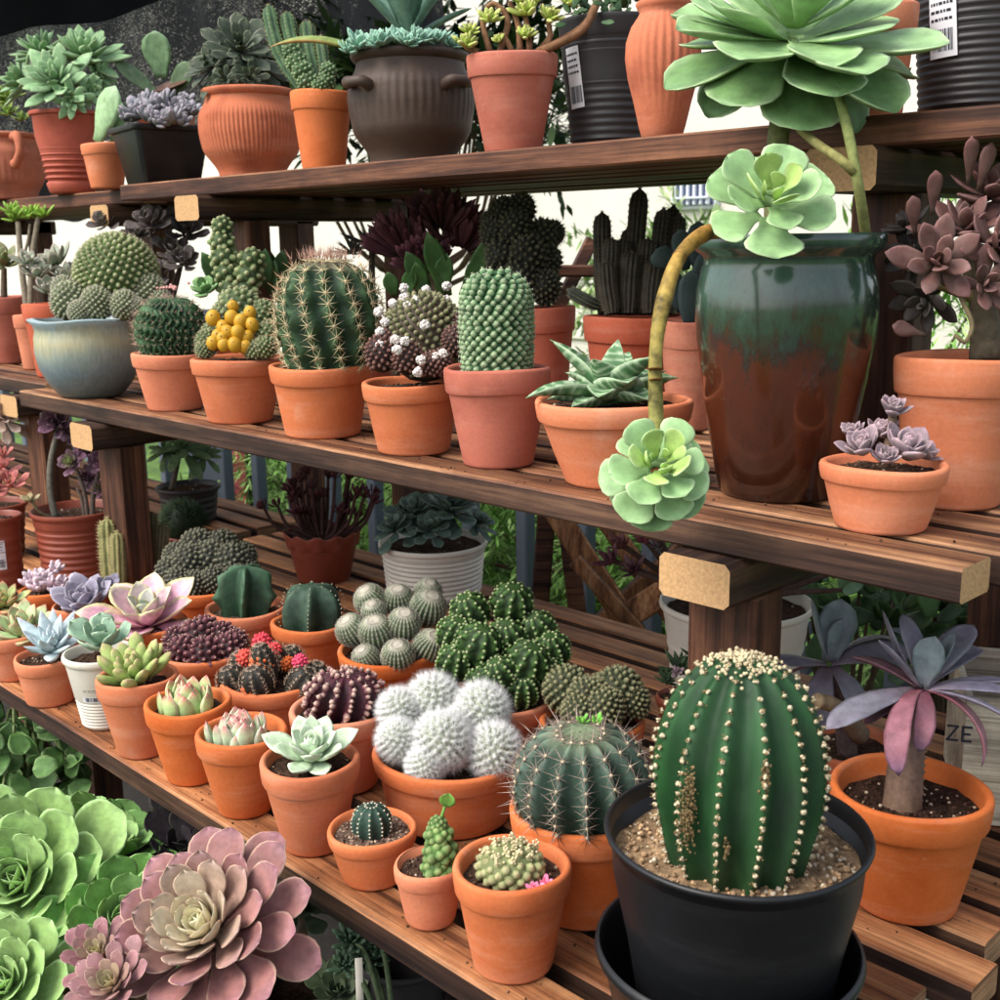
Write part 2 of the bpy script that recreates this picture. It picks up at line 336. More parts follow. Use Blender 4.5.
# ------------------------------------------------------------------ pots
ZL, ZM, ZT = -.6715, -.2755, .1296
POT = {
'T1':(-3.1810,1.3100,0.0965,0.1668,0.75),
'T2':(-2.7768,1.3000,0.0845,0.1871,0.62),
'T3':(-2.5192,1.2600,0.0502,0.0957,0.7),
'T4':(-2.3416,1.3000,0.1017,0.1184,0.7),
'T5':(-2.6697,1.5000,0.0697,0.2094,0.7),
'T6':(-1.9993,1.3000,0.0884,0.1619,0.7),
'T7':(-1.7270,1.2700,0.0538,0.1301,0.7),
'T8':(-1.5584,1.3300,0.0988,0.1784,0.7),
'T9':(-1.2615,1.2700,0.0666,0.1355,0.62),
'T10':(-1.1942,1.4200,0.0856,0.1898,0.75),
'T11':(-1.0024,1.2900,0.0308,0.1703,0.75),
'T12':(-0.7032,1.3000,0.0432,0.1290,0.7),
'T13':(-0.6322,1.4200,0.0852,0.1660,0.8),
'M0a':(-2.9702,1.1855,0.0667,0.1642,0.7),
'M0b':(-2.7507,1.1612,0.0438,0.1282,0.7),
'M0c':(-2.5539,1.1250,0.0641,0.1604,0.7),
'M1':(-2.1518,1.0111,0.0970,0.1476,0.55),
'M2':(-1.8602,1.0230,0.0689,0.0986,0.68),
'M3':(-1.6454,1.0210,0.0748,0.1026,0.7),
'M4':(-1.4262,1.0256,0.0763,0.1047,0.74),
'M5':(-1.2111,1.0211,0.0681,0.0956,0.72),
'M6':(-1.0565,1.0313,0.0681,0.1249,0.66),
'M7':(-0.8737,1.0424,0.0925,0.0985,0.62),
'M8':(-0.6985,1.1217,0.1018,0.2818,0.6),
'M9':(-0.5359,1.0460,0.0608,0.0649,0.72),
'M10':(-0.5337,1.1971,0.0678,0.1564,0.72),
'B4':(-1.3725,1.4500,0.0556,0.1720,0.7),
'B5':(-1.1759,1.4500,0.0804,0.1635,0.7),
'P22':(-0.7083,0.7025,0.0562,0.1053,0.68),
'P21':(-0.8206,0.6960,0.0363,0.0635,0.7),
'P20':(-0.9271,0.7073,0.0489,0.0594,0.7),
'P10':(-1.0324,0.7039,0.0565,0.1069,0.62),
'P9':(-1.1643,0.6968,0.0555,0.1035,0.6),
'P8':(-1.2888,0.6971,0.0552,0.1057,0.6),
'P7':(-1.4101,0.6904,0.0549,0.1110,0.6),
'P5':(-1.5366,0.6994,0.0529,0.1101,0.6),
'P4':(-1.6824,0.6824,0.0482,0.0721,0.75),
'P3':(-1.8288,0.6898,0.0521,0.0760,0.7),
'P16':(-1.1329,0.8229,0.0657,0.1044,0.65),
'P19':(-0.9771,0.8651,0.0925,0.0826,0.8),
'P23':(-0.7278,0.8246,0.0751,0.1139,0.7),
'P26':(-0.4952,1.0640,0.0796,0.1285,0.66),
'P1':(-2.0050,0.8271,0.0503,0.0800,0.7),
'P2':(-1.8713,0.8223,0.0452,0.0800,0.7),
'P6':(-1.6725,0.8346,0.0733,0.0900,0.7),
'P11':(-1.8027,1.0212,0.0847,0.0900,0.7),
'P12':(-1.6236,0.9959,0.0682,0.0900,0.7),
'P13':(-1.4965,0.8386,0.0724,0.0900,0.7),
'P14':(-1.4845,1.0255,0.0630,0.0900,0.7),
'P15':(-1.3206,0.8461,0.0751,0.0900,0.7),
'P17':(-1.2897,1.0282,0.0765,0.0900,0.7),
'P18':(-1.0311,1.0005,0.0770,0.1000,0.7),
'P24':(-0.9018,1.0384,0.0674,0.0900,0.7),
'L6':(-1.6749,1.4540,0.1072,0.1078,0.85),
'L5':(-1.9226,1.3686,0.0792,0.1022,0.65),
'L1':(-2.2667,1.0064,0.0884,0.1568,0.8),
'L3':(-2.2696,1.2500,0.0489,0.0568,0.8),
'L4':(-2.5999,1.4500,0.0801,0.0906,0.8),
'L7':(-0.9503,1.4200,0.1140,0.1473,0.8),
'L0':(-2.3589,0.8805,0.0522,0.1493,0.8),
'P25':(-0.4999,0.7591,0.1100,0.1957,0.7),
'P25o':(-0.4783,0.7118,0.1055,0.1220,0.7),
'P26b':(-0.6252,1.1730,0.0614,0.1000,0.7),
'P3b':(-1.9600,0.7236,0.0393,0.0800,0.7),
'P27':(-0.7267,1.7500,0.0729,0.0544,0.7),
'M3b':(-1.8510,1.1600,0.0530,0.1540,0.7),
'B1':(-2.3801,1.3000,0.0746,0.1202,0.7),
'B2':(-1.9751,1.3000,0.0580,0.1251,0.7),
'B3':(-1.6283,1.4200,0.0730,0.1410,0.7),
'B3b':(-1.8361,1.4500,0.0490,0.1358,0.7),
'B6':(-1.0458,1.4200,0.0437,0.1620,0.7),
'L2':(-2.4651,1.1800,0.0395,-0.0723,0.7),
'L2b':(-2.2741,1.2000,0.0379,0.0068,0.7),
'X1':(-1.0456,1.4200,0.0391,-0.0215,0.7),

}
class Pot:
    """a potted thing: an Empty at the pot's base, turned to face the aisle"""
    def __init__(s, key, name, label, cat, z, group=None):
        X, Y, R, H, ra = POT[key]; s.X, s.Y, s.R, s.H, s.ra, s.z = X, Y, R, H, ra, z
        s.t = empty(name, (X, Y, z), label, cat, group, YAW); s.o = np.array([X, Y, z])
        s.dep = float(FW@np.array([X, Y, z+H])); s.s = s.dep/FOC
        s.rot = np.array([[cy, sy, 0], [-sy, cy, 0], [0, 0, 1]])
        s.cam = nrm(s.rot@(-np.array([X, Y, z+H]))); s.soilz = H
    def L(s, px, py, dd=0.):      # place in the thing's own axes; dd = metres nearer to the aisle than the pot's axis
        return s.rot@(at(px, py, s.dep-dd)-s.o)
    def b(s, mb, name, mat, parent=None, **k): return mb.build(name, mat, parent or s.t, **k)
    def classic(s, mat='terra', rim=.27, lip=.055):
        R, H, ra = s.R, s.H, s.ra; rb = R*ra; hr = H*rim if H < .09 else max(.022, H*rim*.9); th = min(.0085, R*.13); ru = R*.905
        mb = MB()
        pr = [(0, 0), (rb-.004, 0), (rb-.001, .0015), (rb, .004), (rb+(ru-rb)*.5, (H-hr)*.5), (ru, H-hr-.001), (ru+.0006, H-hr+.0004), (R*.962-.001, H-hr), (R*.965, H-hr+.0025), (R*.985, H-hr*.5),
              (R-.0005, H-.004), (R-.0015, H-.0012), (R-.004, H), (R-th+.001, H-.0006), (R-th-.001, H-.004), (R-th-.004, H*.75), (rb-th, .012), (0, .012)]
        k1, k2, k3 = rng.uniform(0, 6, 3)
        lathe(mb, pr, 64, wob=lambda r, z, a: (r*(1+.006*np.sin(a*2+k1)+.004*np.sin(3*a+k2)), z+.0012*np.sin(2*a+k3)*(z > .01)))
        s.pot = s.b(mb, 'pot', M[mat], sharp=50); s.ri = R-th-.002; return s
    def prof(s, pr, mat, wob=None, seg=72, ri=None, sharp=50, wz=None):
        mb = MB(); lathe(mb, pr, seg, wob=wob); s.pot = s.b(mb, 'pot', M[mat] if isinstance(mat, str) else mat, sharp=sharp); s.ri = ri or s.R*.9; return s
    def ringed(s, mat, n=9, amp=.0018, lip=.006, z0=.12, z1=.82):
        R, H = s.R, s.H; rb = R*s.ra; pr = [(0, 0), (rb-.004, 0), (rb, .004)]
        for i in range(n*6+1):
            f = i/(n*6); z = H*(z0+(z1-z0)*f); r = rb+(R-lip-rb)*z/H; pr.append((r+amp*math.cos(i/6*2*PI), z))
        pr += [(R-lip, H*.9), (R-lip*.9, H-.012), (R-.001, H-.009), (R, H-.005), (R-.001, H-.001), (R-.004, H), (R-.007, H-.003), (R-.010, H*.7), (rb-.006, .01), (0, .01)]
        return s.prof(pr, mat, ri=R-.010)
    def soil(s, drop=.012, c='4a382e', bits='b9a38c', nb=90, mound=0., gr=.0022, big=.15):
        mb = MB(); z = s.H-drop; R = s.ri-.0005+.0; a = np.linspace(0, 2*PI, 40, endpoint=False); rr = np.linspace(1, 0.02, 12)
        R = s.ri-drop*(s.R-s.R*s.ra)/s.H*.6+.0008
        G = np.stack([R*rr[:, None]*np.cos(a), R*rr[:, None]*np.sin(a), z+mound*(1-rr[:, None]**2)+rng.normal(0, .0011, (12, 40))], -1)
        mb.grid(G, lin(c)*rng.uniform(.55, 1.25, (12, 40, 1)))
        if nb:
            q = np.sqrt(rng.uniform(0, 1, nb))*R*.96; b = rng.uniform(0, 2*PI, nb); g = gr*rng.uniform(.4, 1.25, nb)
            P = np.stack([q*np.cos(b), q*np.sin(b), z+mound*(1-(q/R)**2)+g*.3], -1)
            cc = np.where(rng.uniform(0, 1, (nb, 1)) < big, lin(bits)[None], lin(c)[None]*rng.uniform(.6, 2.2, (nb, 1)))
            mb.inst(ROCK[0], ROCK[1], P, rng.normal(0, 1, (nb, 3)), np.stack([g, g*rng.uniform(.6, 1, nb), g*.8], -1), cc)
        s.b(mb, 'soil', M['soil']); s.sz = z+mound; return s
def sticker(p, W, H, ang, z, rfun, rows=5, code=True, tilt=0.):
    """paper label following a round pot's side: paper with printed lines, centred at angle ang in the pot's axes"""
    def pt(x, y, off):
        x, y = x*math.cos(tilt)-y*math.sin(tilt), x*math.sin(tilt)+y*math.cos(tilt)
        r = rfun(z+y)+off; a = ang+x/r; return (r*math.cos(a), r*math.sin(a), z+y)
    def patch(mb, x0, x1, y0, y1, off, nx=8):
        xs = np.linspace(x0, x1, nx); ys = np.linspace(y0, y1, 4)
        mb.grid(np.array([[pt(x, y, off) for x in xs] for y in ys]), closed=False)
    mb = MB(); patch(mb, -W/2, W/2, -H/2, H/2, .0009); lb = p.b(mb, 'paper_label', M['paper'], p.pot)
    mb = MB(); y = H/2-H*.1
    for i in range(rows):
        x = -W*.42
        while x < W*.3:
            w = W*random.uniform(.05, .16); patch(mb, x, min(x+w, W*.42), y-H*.035, y, .0013, 3); x += w+W*.04
        y -= H*.1
    if code:
        x = -W*.38
        while x < W*.38:
            w = W*random.choice((.015, .03, .045)); patch(mb, x, x+w, -H*.42, -H*.42+H*.28, .0013, 2); x += w+W*random.choice((.02, .03, .04))
    mb.build('printed_marks', M['ink'], lb)
# ------------------------------------------------------------------ the wooden stands
def bar(mb, p0, p1, w, h, up=(0, 0, 1), bev=.004, mats=(0, 1, 2)):
    p0, p1 = np.asarray(p0, float), np.asarray(p1, float); d = nrm(p1-p0); s = nrm(np.cross(d, up)); n = np.cross(s, d)
    x, y, b = w/2, h/2, bev; Q = [(-x+b, y), (x-b, y), (x, y-b), (x, -y+b), (x-b, -y), (-x+b, -y), (-x, -y+b), (-x, y-b)]
    V = [p+a*s+c*n for p in (p0, p1) for a, c in Q]; F = []; mi = []
    for i in range(8):
        j = (i+1) % 8; F.append((i, j, 8+j, 8+i)); mi.append(mats[0] if i in (0, 1, 7) else mats[1])
    F.append(tuple(range(7, -1, -1))); F.append(tuple(range(8, 16))); mi += [mats[2]]*2
    mb.add(V, F, mi=mi)
def stand(x0, x1, frames_x, ysh, label, tiers, jit=True):
    t = empty('plant_stand', ((x0+x1)/2, 1.2+ysh, -1.2), label, 'plant stand'); org = np.array([(x0+x1)/2, 1.2+ysh, -1.2])
    def put(name, mats, *bars, **k):
        mb = MB()
        for a in bars: bar(mb, np.array(a[0])-org, np.array(a[1])-org, *a[2:], **k)
        return mb.build(name, mats, t, smooth=False)
    WX = [M['wornx'], M['darkx'], M['rawend']]; WXT = [M['agedx'], M['redx'], M['rawend']]; WXE = [M['agedx'], M['darkx'], M['endgrain']]
    for (z, y0, n, post_y, skip) in tiers:
        for i in range(n):
            if i in skip: continue
            y = y0+ysh+.078*i; w = .056+(random.uniform(-.002, .003) if jit else 0); e = x1+random.uniform(-.012, .012)
            if z == ZM and i == 0: e = x1-.02
            if z == ZL and i == 3: e -= .03
            dz = random.uniform(-.0015, 0)
            put('shelf_board', WXE if z == ZM else WXT if z == ZT else WX, ((x0+random.uniform(0, .02), y+w/2, z-.016+dz), (e, y+w/2, z-.016+dz), w, .032, UP, .0028))
        yb = y0+ysh+.078*n
        for fx in frames_x:
            put('cross_beam', [M['darky'], M['darky'], M['endgrain']], ((fx, y0+ysh-.025, z-.0565), (fx, max(yb, 1.66+ysh), z-.0565), .086, .046), bev=.006)
            zb = {ZL: -1.2, ZM: ZL, ZT: ZM}[z]
            put('post', [M['redz'], M['redz'], M['rawend']], ((fx, post_y+ysh, zb+.001), (fx, post_y+ysh, z-.0805), .055, .084), up=(1, 0, 0))
    for fx in frames_x:
        put('post', [M['redz'], M['redz'], M['rawend']], ((fx+.001, 1.70+ysh, -1.199), (fx+.001, 1.70+ysh, ZT-.034), .055, .084), up=(1, 0, 0))
    return t
UP = np.array([0, 0, 1.])
TIERS = [(ZL, .655, 12, .90, ()), (ZM, .95, 8, 1.0, ()), (ZT, 1.195, 7, 1.30, ())]
stand(-2.35, -.39, (-2.03, -.67), 0, 'dark stained wooden three-tier plant stand crowded with potted cacti, nearest to the viewer', TIERS)
stand(-4.4, -2.40, (-4.1, -2.56), .085, 'dark wooden plant stand continuing beyond the left end of the nearest stand', TIERS)
# ------------------------------------------------------------------ plants: helpers
G_TOP = 'potted plants on the top shelf'; G_MID = 'potted plants along the middle shelf'; G_LOW = 'potted plants on the lowest shelf'; G_GND = 'plants standing below the shelves'
UP = np.array([0, 0, 1.])
def Cc(h): return lin(h)
def ros(p, px, py, rpx, dd=0., axis=None, name='rosette', mat='leaf', parent=None, **k):
    mb = MB(); ax = nrm(axis) if axis is not None else nrm(p.cam*.6+UP*.8); rosette(mb, p.L(px, py, dd), ax, rpx*p.s, **k); return p.b(mb, name, M[mat], parent)
def spots(p, lst): return [p.L(*q) for q in lst]
def std(key, label, name='potted_succulent', cat='potted succulent', z=ZL, g=G_LOW, mat='terra', drop=.012, nb=70, soil=True, **k):
    p = Pot(key, name, label, cat, z, g).classic(mat)
    if soil: p.soil(drop, nb=nb, **k)
    return p
def cac(key, label, **k): return std(key, label, 'potted_cactus', 'potted cactus', **k)
def fuzz(p, lst, col, tip, under, scol, N=150, L=.006, k=3, name='cactus_head', axes=None, sr=.00035):
    TP = []; TN = []
    for i, (x, y, rx, ry, dd) in enumerate(lst):
        mb = MB(); a, b = tuberc(mb, p.L(x, y, dd), rx*p.s, nrm(axes[i]) if axes else UP, ry*p.s, N, None, Cc(col), Cc(tip), Cc(under), -.75); TP.append(a); TN.append(b)
        ca = p.b(mb, name, M['skin']); mb = MB(); spines(mb, a, b, k, L, sr, Cc(scol), 1.15, 0); p.b(mb, 'spines', M['spine'], ca)
    TP = np.concatenate(TP); TN = np.concatenate(TN)
    return TP, TN, ca
# ================================================================== LOWEST SHELF, FRONT ROW
p = cac('P22', 'pale lumpy globe cactus with two pink flowers in the terracotta pot nearest the front edge', drop=.015, nb=160)
mb = MB(); c0 = p.L(510, 872, .0); c0[2] = p.sz+.012
tp, tn = tuberc(mb, c0, -0+.032, UP, .021, 75, None, Cc('87915f'), Cc('b3ab80'), Cc('767d52'), -.5, .7); ca = p.b(mb, 'cactus', M['skin'])
mb = MB(); sel = tn[:, 2] > .8; q = np.repeat(tp[sel], 12, 0); mb.inst(BALL[0], BALL[1], q+rng.normal(0, .0025, q.shape), tn[sel].repeat(12, 0), .0014, Cc('d8c9a0')*rng.uniform(.7, 1.1, (len(q), 1)))
p.b(mb, 'crown_wool', M['spine'], ca)
mb = MB(); q = rng.integers(0, len(tp), 60); spines(mb, tp[q], tn[q], 4, .004, .0003, Cc('c7b48c'), 1.2, 0); p.b(mb, 'spines', M['spine'], ca)
for (x, y) in ((549, 876), (536, 883)):
    mb = MB(); c = np.array([.031 if x > 540 else .020, -.026 if x > 540 else -.034, p.sz+.007]); rosette(mb, c, (0, -.5, 1), .010, 16, .5, .1, 70, 10, ('f07ca0', 'f58fb0', 'e9679a'), shape='fat'); p.b(mb, 'flower', M['flower'])
p = cac('P21', 'tiny knobby green cactus topped by a single upright leaf in the smallest front pot', drop=.008, nb=110)
mb = MB()
for i, (px, py, r, dd) in enumerate([(438, 868, 17, .0), (440, 852, 17, 0), (439, 836, 14, 0), (438, 824, 9, 0)]):
    tuberc(mb, p.L(px, py, dd), r*p.s, UP, r*p.s*.85, 26, r*p.s*.62, Cc('52753a'), Cc('8a9c62'), Cc('44642f'), -.7, .75)
ca = p.b(mb, 'cactus', M['skin'])
mb = MB(); b = p.L(440, 822); tube(mb, [b, p.L(446, 803)], [.002, .0014], Cc('6f9a42')); leaf(mb, p.L(446, 806), (.25, -.2, 1), (0, -1, .3), .019, .017, .003, .3, .5, 'round', Cc('6e9d45'), Cc('7fae4f'), Cc('8ab558')); p.b(mb, 'top_leaf', M['leaf_gloss'])
p = cac('P20', 'small dark blue-green ribbed ball cactus alone in a low terracotta pot with gritty soil', drop=.008, c='6b574a', nb=320)
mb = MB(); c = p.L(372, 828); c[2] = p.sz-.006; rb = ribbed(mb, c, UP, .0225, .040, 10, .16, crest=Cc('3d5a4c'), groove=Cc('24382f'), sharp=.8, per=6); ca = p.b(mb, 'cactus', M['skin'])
mb = MB(); A = [rb(k, np.linspace(.3, .98, 7)) for k in range(10)]; P = np.concatenate([a[0] for a in A]); N = np.concatenate([a[1] for a in A])
mb.inst(BALL[0], BALL[1], P, N, .0011, Cc('c9c4b0')); spines(mb, P, N, 4, .0035, .0002, Cc('b8b098'), 1.1, 0); p.b(mb, 'areoles', M['spine'], ca)
p = std('P10', 'pale mint green open rosette in a tall terracotta pot, right of the two red-tipped ones', drop=.012)
ros(p, 311, 752, 50, 0, (.05, -.35, 1), n=26, W=.58, T=.15, e0=85, e1=2, cols=('a9bf9c', 'bccfb0', 'c3d2b6'), edge='d0dcc4', cup=.35, shape='ovate', bend=.55, inner='cbd9c0')
p = std('P9', 'white-green upright bud rosette with red tips in terracotta, right of its greener twin', drop=.018)
ros(p, 240, 744, 34, 0, (.0, -.06, 1), n=38, W=.50, T=.2, e0=90, e1=68, Lmin=.95, pw=1., cols=('92b48c', 'b4cca6', 'c04a5c'), tw=.36, cup=.3, shape='ovate', bend=.42, hub=.5, edge='d2d0be')
p = std('P8', 'green upright bud rosette with red tips in terracotta, left of its whiter twin', drop=.016)
ros(p, 188, 712, 33, 0, (.0, -.06, 1), n=36, W=.54, T=.2, e0=90, e1=66, Lmin=.95, pw=1., cols=('86ac62', 'a9c685', 'c8485c'), tw=.34, cup=.3, shape='ovate', bend=.42, hub=.5, edge='d2d0a8')
p = std('P7', 'light green plump-leaved rosette in a tall terracotta pot beside the white plastic cup', drop=.018, nb=110)
ros(p, 132, 672, 40, 0, (.0, -.25, 1), n=30, W=.42, T=.3, e0=85, e1=22, cols=('8fa35a', '9fb168', 'b59a74'), shape='fat', cup=.02, bend=.45, hub=.22)
p = Pot('P5', 'potted_succulent', 'grey-green broad-leaved rosette in a white plastic cup with a printed label', 'potted succulent', ZL, G_LOW).ringed('white_plastic', 8, .0007, .004, .06, .42).soil(.014)
ros(p, 103, 642, 38, 0, (.1, -.35, 1), n=11, W=.75, T=.14, e0=80, e1=12, cols=('7d9c86', '8fae94', 'a5bfa0'), shape='spoon', cup=.2, edge='b7cdb0')
sticker(p, .034, .022, -PI/2+.0, .058, lambda z: p.R*p.ra+(p.R-.004-p.R*p.ra)*z/p.H, 2)
p = std('P4', 'light blue pointed-leaf rosette in a low terracotta pot at the shelf edge', drop=.010)
ros(p, 52, 645, 44, 0, (.1, -.35, 1), n=24, W=.42, T=.16, e0=84, e1=18, cols=('97aaae', 'b8c9cc', 'c2bccb'), shape='lance', cup=.2, bend=.35, edge='cfe0e4')
p = std('P3', 'yellow-green rosette with reddish leaf edges at the far left of the front row', drop=.010)
ros(p, 22, 632, 44, 0, (.1, -.35, 1), n=22, W=.5, T=.16, e0=84, e1=6, cols=('9db888', 'b3c894', 'b98a6c'), shape='ovate', edge='b98c72', ew=.2, bend=.5)
p = std('P3b', 'small red-tinged rosette peeping in behind the far-left pot of the front row', drop=.008)
ros(p, 4, 603, 28, 0, (.1, -.35, 1), n=16, W=.5, T=.16, cols=('8ea76a', 'a9b878', 'b46a54'), shape='ovate', edge='b0745c')
# ------------------------------------------------------------------ second row
p = std('P1', 'fat-leaved pink-lilac pebble succulent with several upright stems, behind the far-left rosettes', drop=.008)
mb = MB()
for (x, y, dd) in ((36, 585, .01), (30, 592, .02), (56, 578, 0), (52, 592, .03), (40, 597, .035), (63, 592, .015), (45, 586, .02), (58, 600, .03)):
    rosette(mb, p.L(x, y-9, dd*.6), (rng.normal(0, .25), -.2, 1), .026, 10, .5, .42, 78, 25, ('b8a3ac', 'c8b4bc', 'd6c6cf'), shape='fat', cup=0, bend=.3, nt=7)
p.b(mb, 'leaves', M['leaf'])
p = std('P2', 'dusky violet-blue rosette left of the large pastel rosette', drop=.008)
ros(p, 84, 604, 38, .0, (.0, -.45, 1), n=24, W=.66, T=.14, e0=82, e1=8, cols=('77727f', '8b8596', 'a097a6'), shape='ovate', cup=.3, bend=.6, edge='aaa2b0')
ros(p, 108, 590, 22, -.02, (.2, -.45, 1), n=14, W=.66, T=.14, e0=82, e1=14, cols=('706c7c', '837e90', '9a92a2'), shape='ovate', cup=.3, bend=.6)
p = std('P6', 'large pastel rosette with pink heart and yellow-edged leaves spreading over its pot', drop=.010)
ros(p, 146, 618, 66, 0, (.02, -.32, 1), n=19, W=.62, T=.08, e0=80, e1=6, cols=('d888a2', 'd6a4b6', 'd8ccaa'), edge='d6d08e', ew=.3, shape='ovate', cup=.45, bend=.35, inner='9fb3a4', Lmin=.25, jit=.1)
p = cac('P13', 'dark maroon crested mound cactus dotted with pale specks, in front of the pastel rosette', drop=.010, nb=140)
mb = MB(); TP = []; TN = []
for (x, y, r, dd) in ((185, 655, 17, .03), (205, 658, 19, .035), (228, 652, 17, .02), (178, 642, 14, .0), (200, 640, 20, -.01), (222, 638, 15, -.01), (236, 642, 12, 0), (205, 632, 15, -.02), (190, 632, 10, -.02)):
    a, b = tuberc(mb, p.L(x, y, dd), r*p.s, nrm((rng.normal(0, .3), -.2, 1)), r*p.s*1.05, 64, None, Cc('4f2730'), Cc('8a5a5e'), Cc('33191f'), -.5, 1.2); TP.append(a); TN.append(b)
ca = p.b(mb, 'cactus', M['skin']); TP = np.concatenate(TP); TN = np.concatenate(TN)
mb = MB(); mb.inst(BALL[0], BALL[1], TP, TN, .0011, Cc('cbb09c')*rng.uniform(.6, 1.1, (len(TP), 1))); p.b(mb, 'areoles', M['spine'], ca)
p = cac('P15', 'dark ribbed mound cactus carrying red and orange pups', drop=.010, nb=140)
for (x, y, r, h, dd) in ((240, 690, 17, 34, .01), (262, 690, 17, 32, .045), (297, 690, 18, 32, .03), (312, 682, 14, 28, -.0), (275, 668, 17, 34, -.02), (270, 676, 13, 42, .02), (295, 668, 14, 30, -.03), (245, 672, 13, 28, -.02)):
    mb = MB(); rb = ribbed(mb, p.L(x, y+r*.3, dd), nrm((rng.normal(0, .25), -.15, 1)), r*p.s, h*p.s, 9, .26, crest=Cc('4f4a3c'), groove=Cc('221f1c'), sharp=.8, per=4, nv=12, wave=.8); h_ = p.b(mb, 'cactus_head', M['skin'])
    A = [rb(k, np.linspace(.25, .97, 7)) for k in range(9)]; mb = MB(); spines(mb, np.concatenate([a[0] for a in A]), np.concatenate([a[1] for a in A]), 5, .006, .0005, Cc('b8a28c'), 1.1, 0); p.b(mb, 'spines', M['spine'], h_)
for (x, y, r, col, dd) in ((262, 643, 9, 'd5414e', -.01), (245, 658, 8, 'd85548', .0), (262, 664, 11, 'd86a34', .03), (300, 662, 7, 'e0496a', .02), (288, 664, 7, 'd0662f', .0), (252, 692, 9, 'd8682f', .05), (274, 650, 7, 'd8484a', -.0)):
    mb = MB(); tuberc(mb, p.L(x, y, dd), r*p.s, (0, -.3, 1), r*p.s, 40, None, Cc(col), Cc(col)*1.2, Cc(col)*.8, -.8, 1.3); p.b(mb, 'pup', M['flower'])
p = cac('P16', 'plum-red cactus globe covered in pale-tipped knobs, behind the mint rosette', drop=.014, nb=110)
mb = MB(); c = p.L(346, 724); c[2] = p.sz-.004
rb = ribbed(mb, c, UP, .050, .066, 13, .3, twist=.5, crest=Cc('5d2b38'), groove=Cc('36171f'), sharp=.8, per=5); KP = []; KN = []
for k in range(13):
    a, b = rb(k+.0, np.clip(np.linspace(.12, .985, 12)+rng.normal(0, .012, 12), 0, .99)); KP.append(a+rng.normal(0, .0012, a.shape)); KN.append(b)
KP = np.concatenate(KP); KN = np.concatenate(KN)
mb.inst(DOME[0], DOME[1], KP-KN*.002, KN, np.array([.0044, .0044, .0062])*rng.uniform(.7, 1.2, (len(KP), 1)), Cc('5e2c38')*rng.uniform(.75, 1.2, (len(KP), 1)), (DW, Cc('d9b8a6'))); ca = p.b(mb, 'cactus', M['skin'])
mb = MB(); spines(mb, KP+KN*.003, KN, 3, .0045, .0005, Cc('d6b7a8'), 1.0, 0); p.b(mb, 'spines', M['spine'], ca)
p = cac('P19', 'cluster of white powder-puff balls of hair in the wide low terracotta pot', drop=.014, nb=160)
for (x, y, r, dd) in ((400, 708, 27, -.02), (434, 698, 33, -.03), (482, 708, 34, -.01), (398, 738, 25, .035), (443, 738, 34, .05), (494, 748, 32, .045), (426, 762, 23, .06), (463, 720, 22, .0)):
    R = r*p.s*.70; c = p.L(x, y+r*.1, dd); ax = nrm((rng.normal(0, .18), -.25, 1)); mb = MB()
    a, b = tuberc(mb, c, R, ax, R*1.05, 150, None, Cc('a9b09c'), Cc('dcdcd2'), Cc('98a08a'), -.9); h = p.b(mb, 'cactus_head', M['skin'])
    mb = MB(); q = np.repeat(np.arange(len(a)), 60); d = b[q]*1.0+rng.normal(0, .75, (len(q), 3))
    l = R*.40*rng.uniform(.4, 1.4, len(q)); mb.inst(CONE[0], CONE[1], a[q], d, np.stack([np.full(len(q), .00016)]*2+[l], -1), Cc('f6f6f4')*rng.uniform(.85, 1.05, (len(q), 1)))
    mb.build('white_hair', M['hair'], h)
p = cac('P23', 'big grey-green globe cactus with long spines and green pups on top, beside the black pot', drop=.016, nb=260)
mb = MB(); c = p.L(583, 842); c[2] = p.sz-.01
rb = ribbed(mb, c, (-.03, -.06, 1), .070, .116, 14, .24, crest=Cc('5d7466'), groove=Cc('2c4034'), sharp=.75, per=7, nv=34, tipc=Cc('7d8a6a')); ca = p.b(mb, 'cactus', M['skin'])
AP = []; AN = []
for k in range(14):
    a, b = rb(k, np.linspace(.28, .97, 8)); AP.append(a); AN.append(b)
AP = np.concatenate(AP); AN = np.concatenate(AN)
mb = MB(); mb.inst(BALL[0], BALL[1], AP, AN, .0019, Cc('c9bc9c')); spines(mb, AP, AN, 9, .019, .00062, Cc('8f7d72'), 1.3, 1, Cc('a8968a')); p.b(mb, 'spines', M['spine'], ca)
for (x, y, r) in ((583, 716, 8), (598, 718, 8), (590, 726, 6)):
    mb = MB(); c = p.L(x, y+6, .012); rosette(mb, c, (0, -.25, 1), r*1.5*p.s, 9, .42, .3, 80, 40, ('5c9a34', '68ab3c', '86bb58'), shape='fat', bend=.3); p.b(mb, 'pup', M['leaf'])
p = cac('P24', 'dark olive cluster of knobby cactus heads between the spiny globe and the mossy green mound', drop=.010)
fuzz(p, [(x, y, r, r, dd) for x, y, r, dd in ((568, 690, 24, .0), (588, 698, 20, .03), (618, 692, 25, .01), (604, 708, 20, .045), (632, 702, 18, .02), (580, 712, 18, .045), (600, 690, 16, -.01))], '4a5238', '8f8a66', '30361f', 'a39674', 120, .0045, 4)
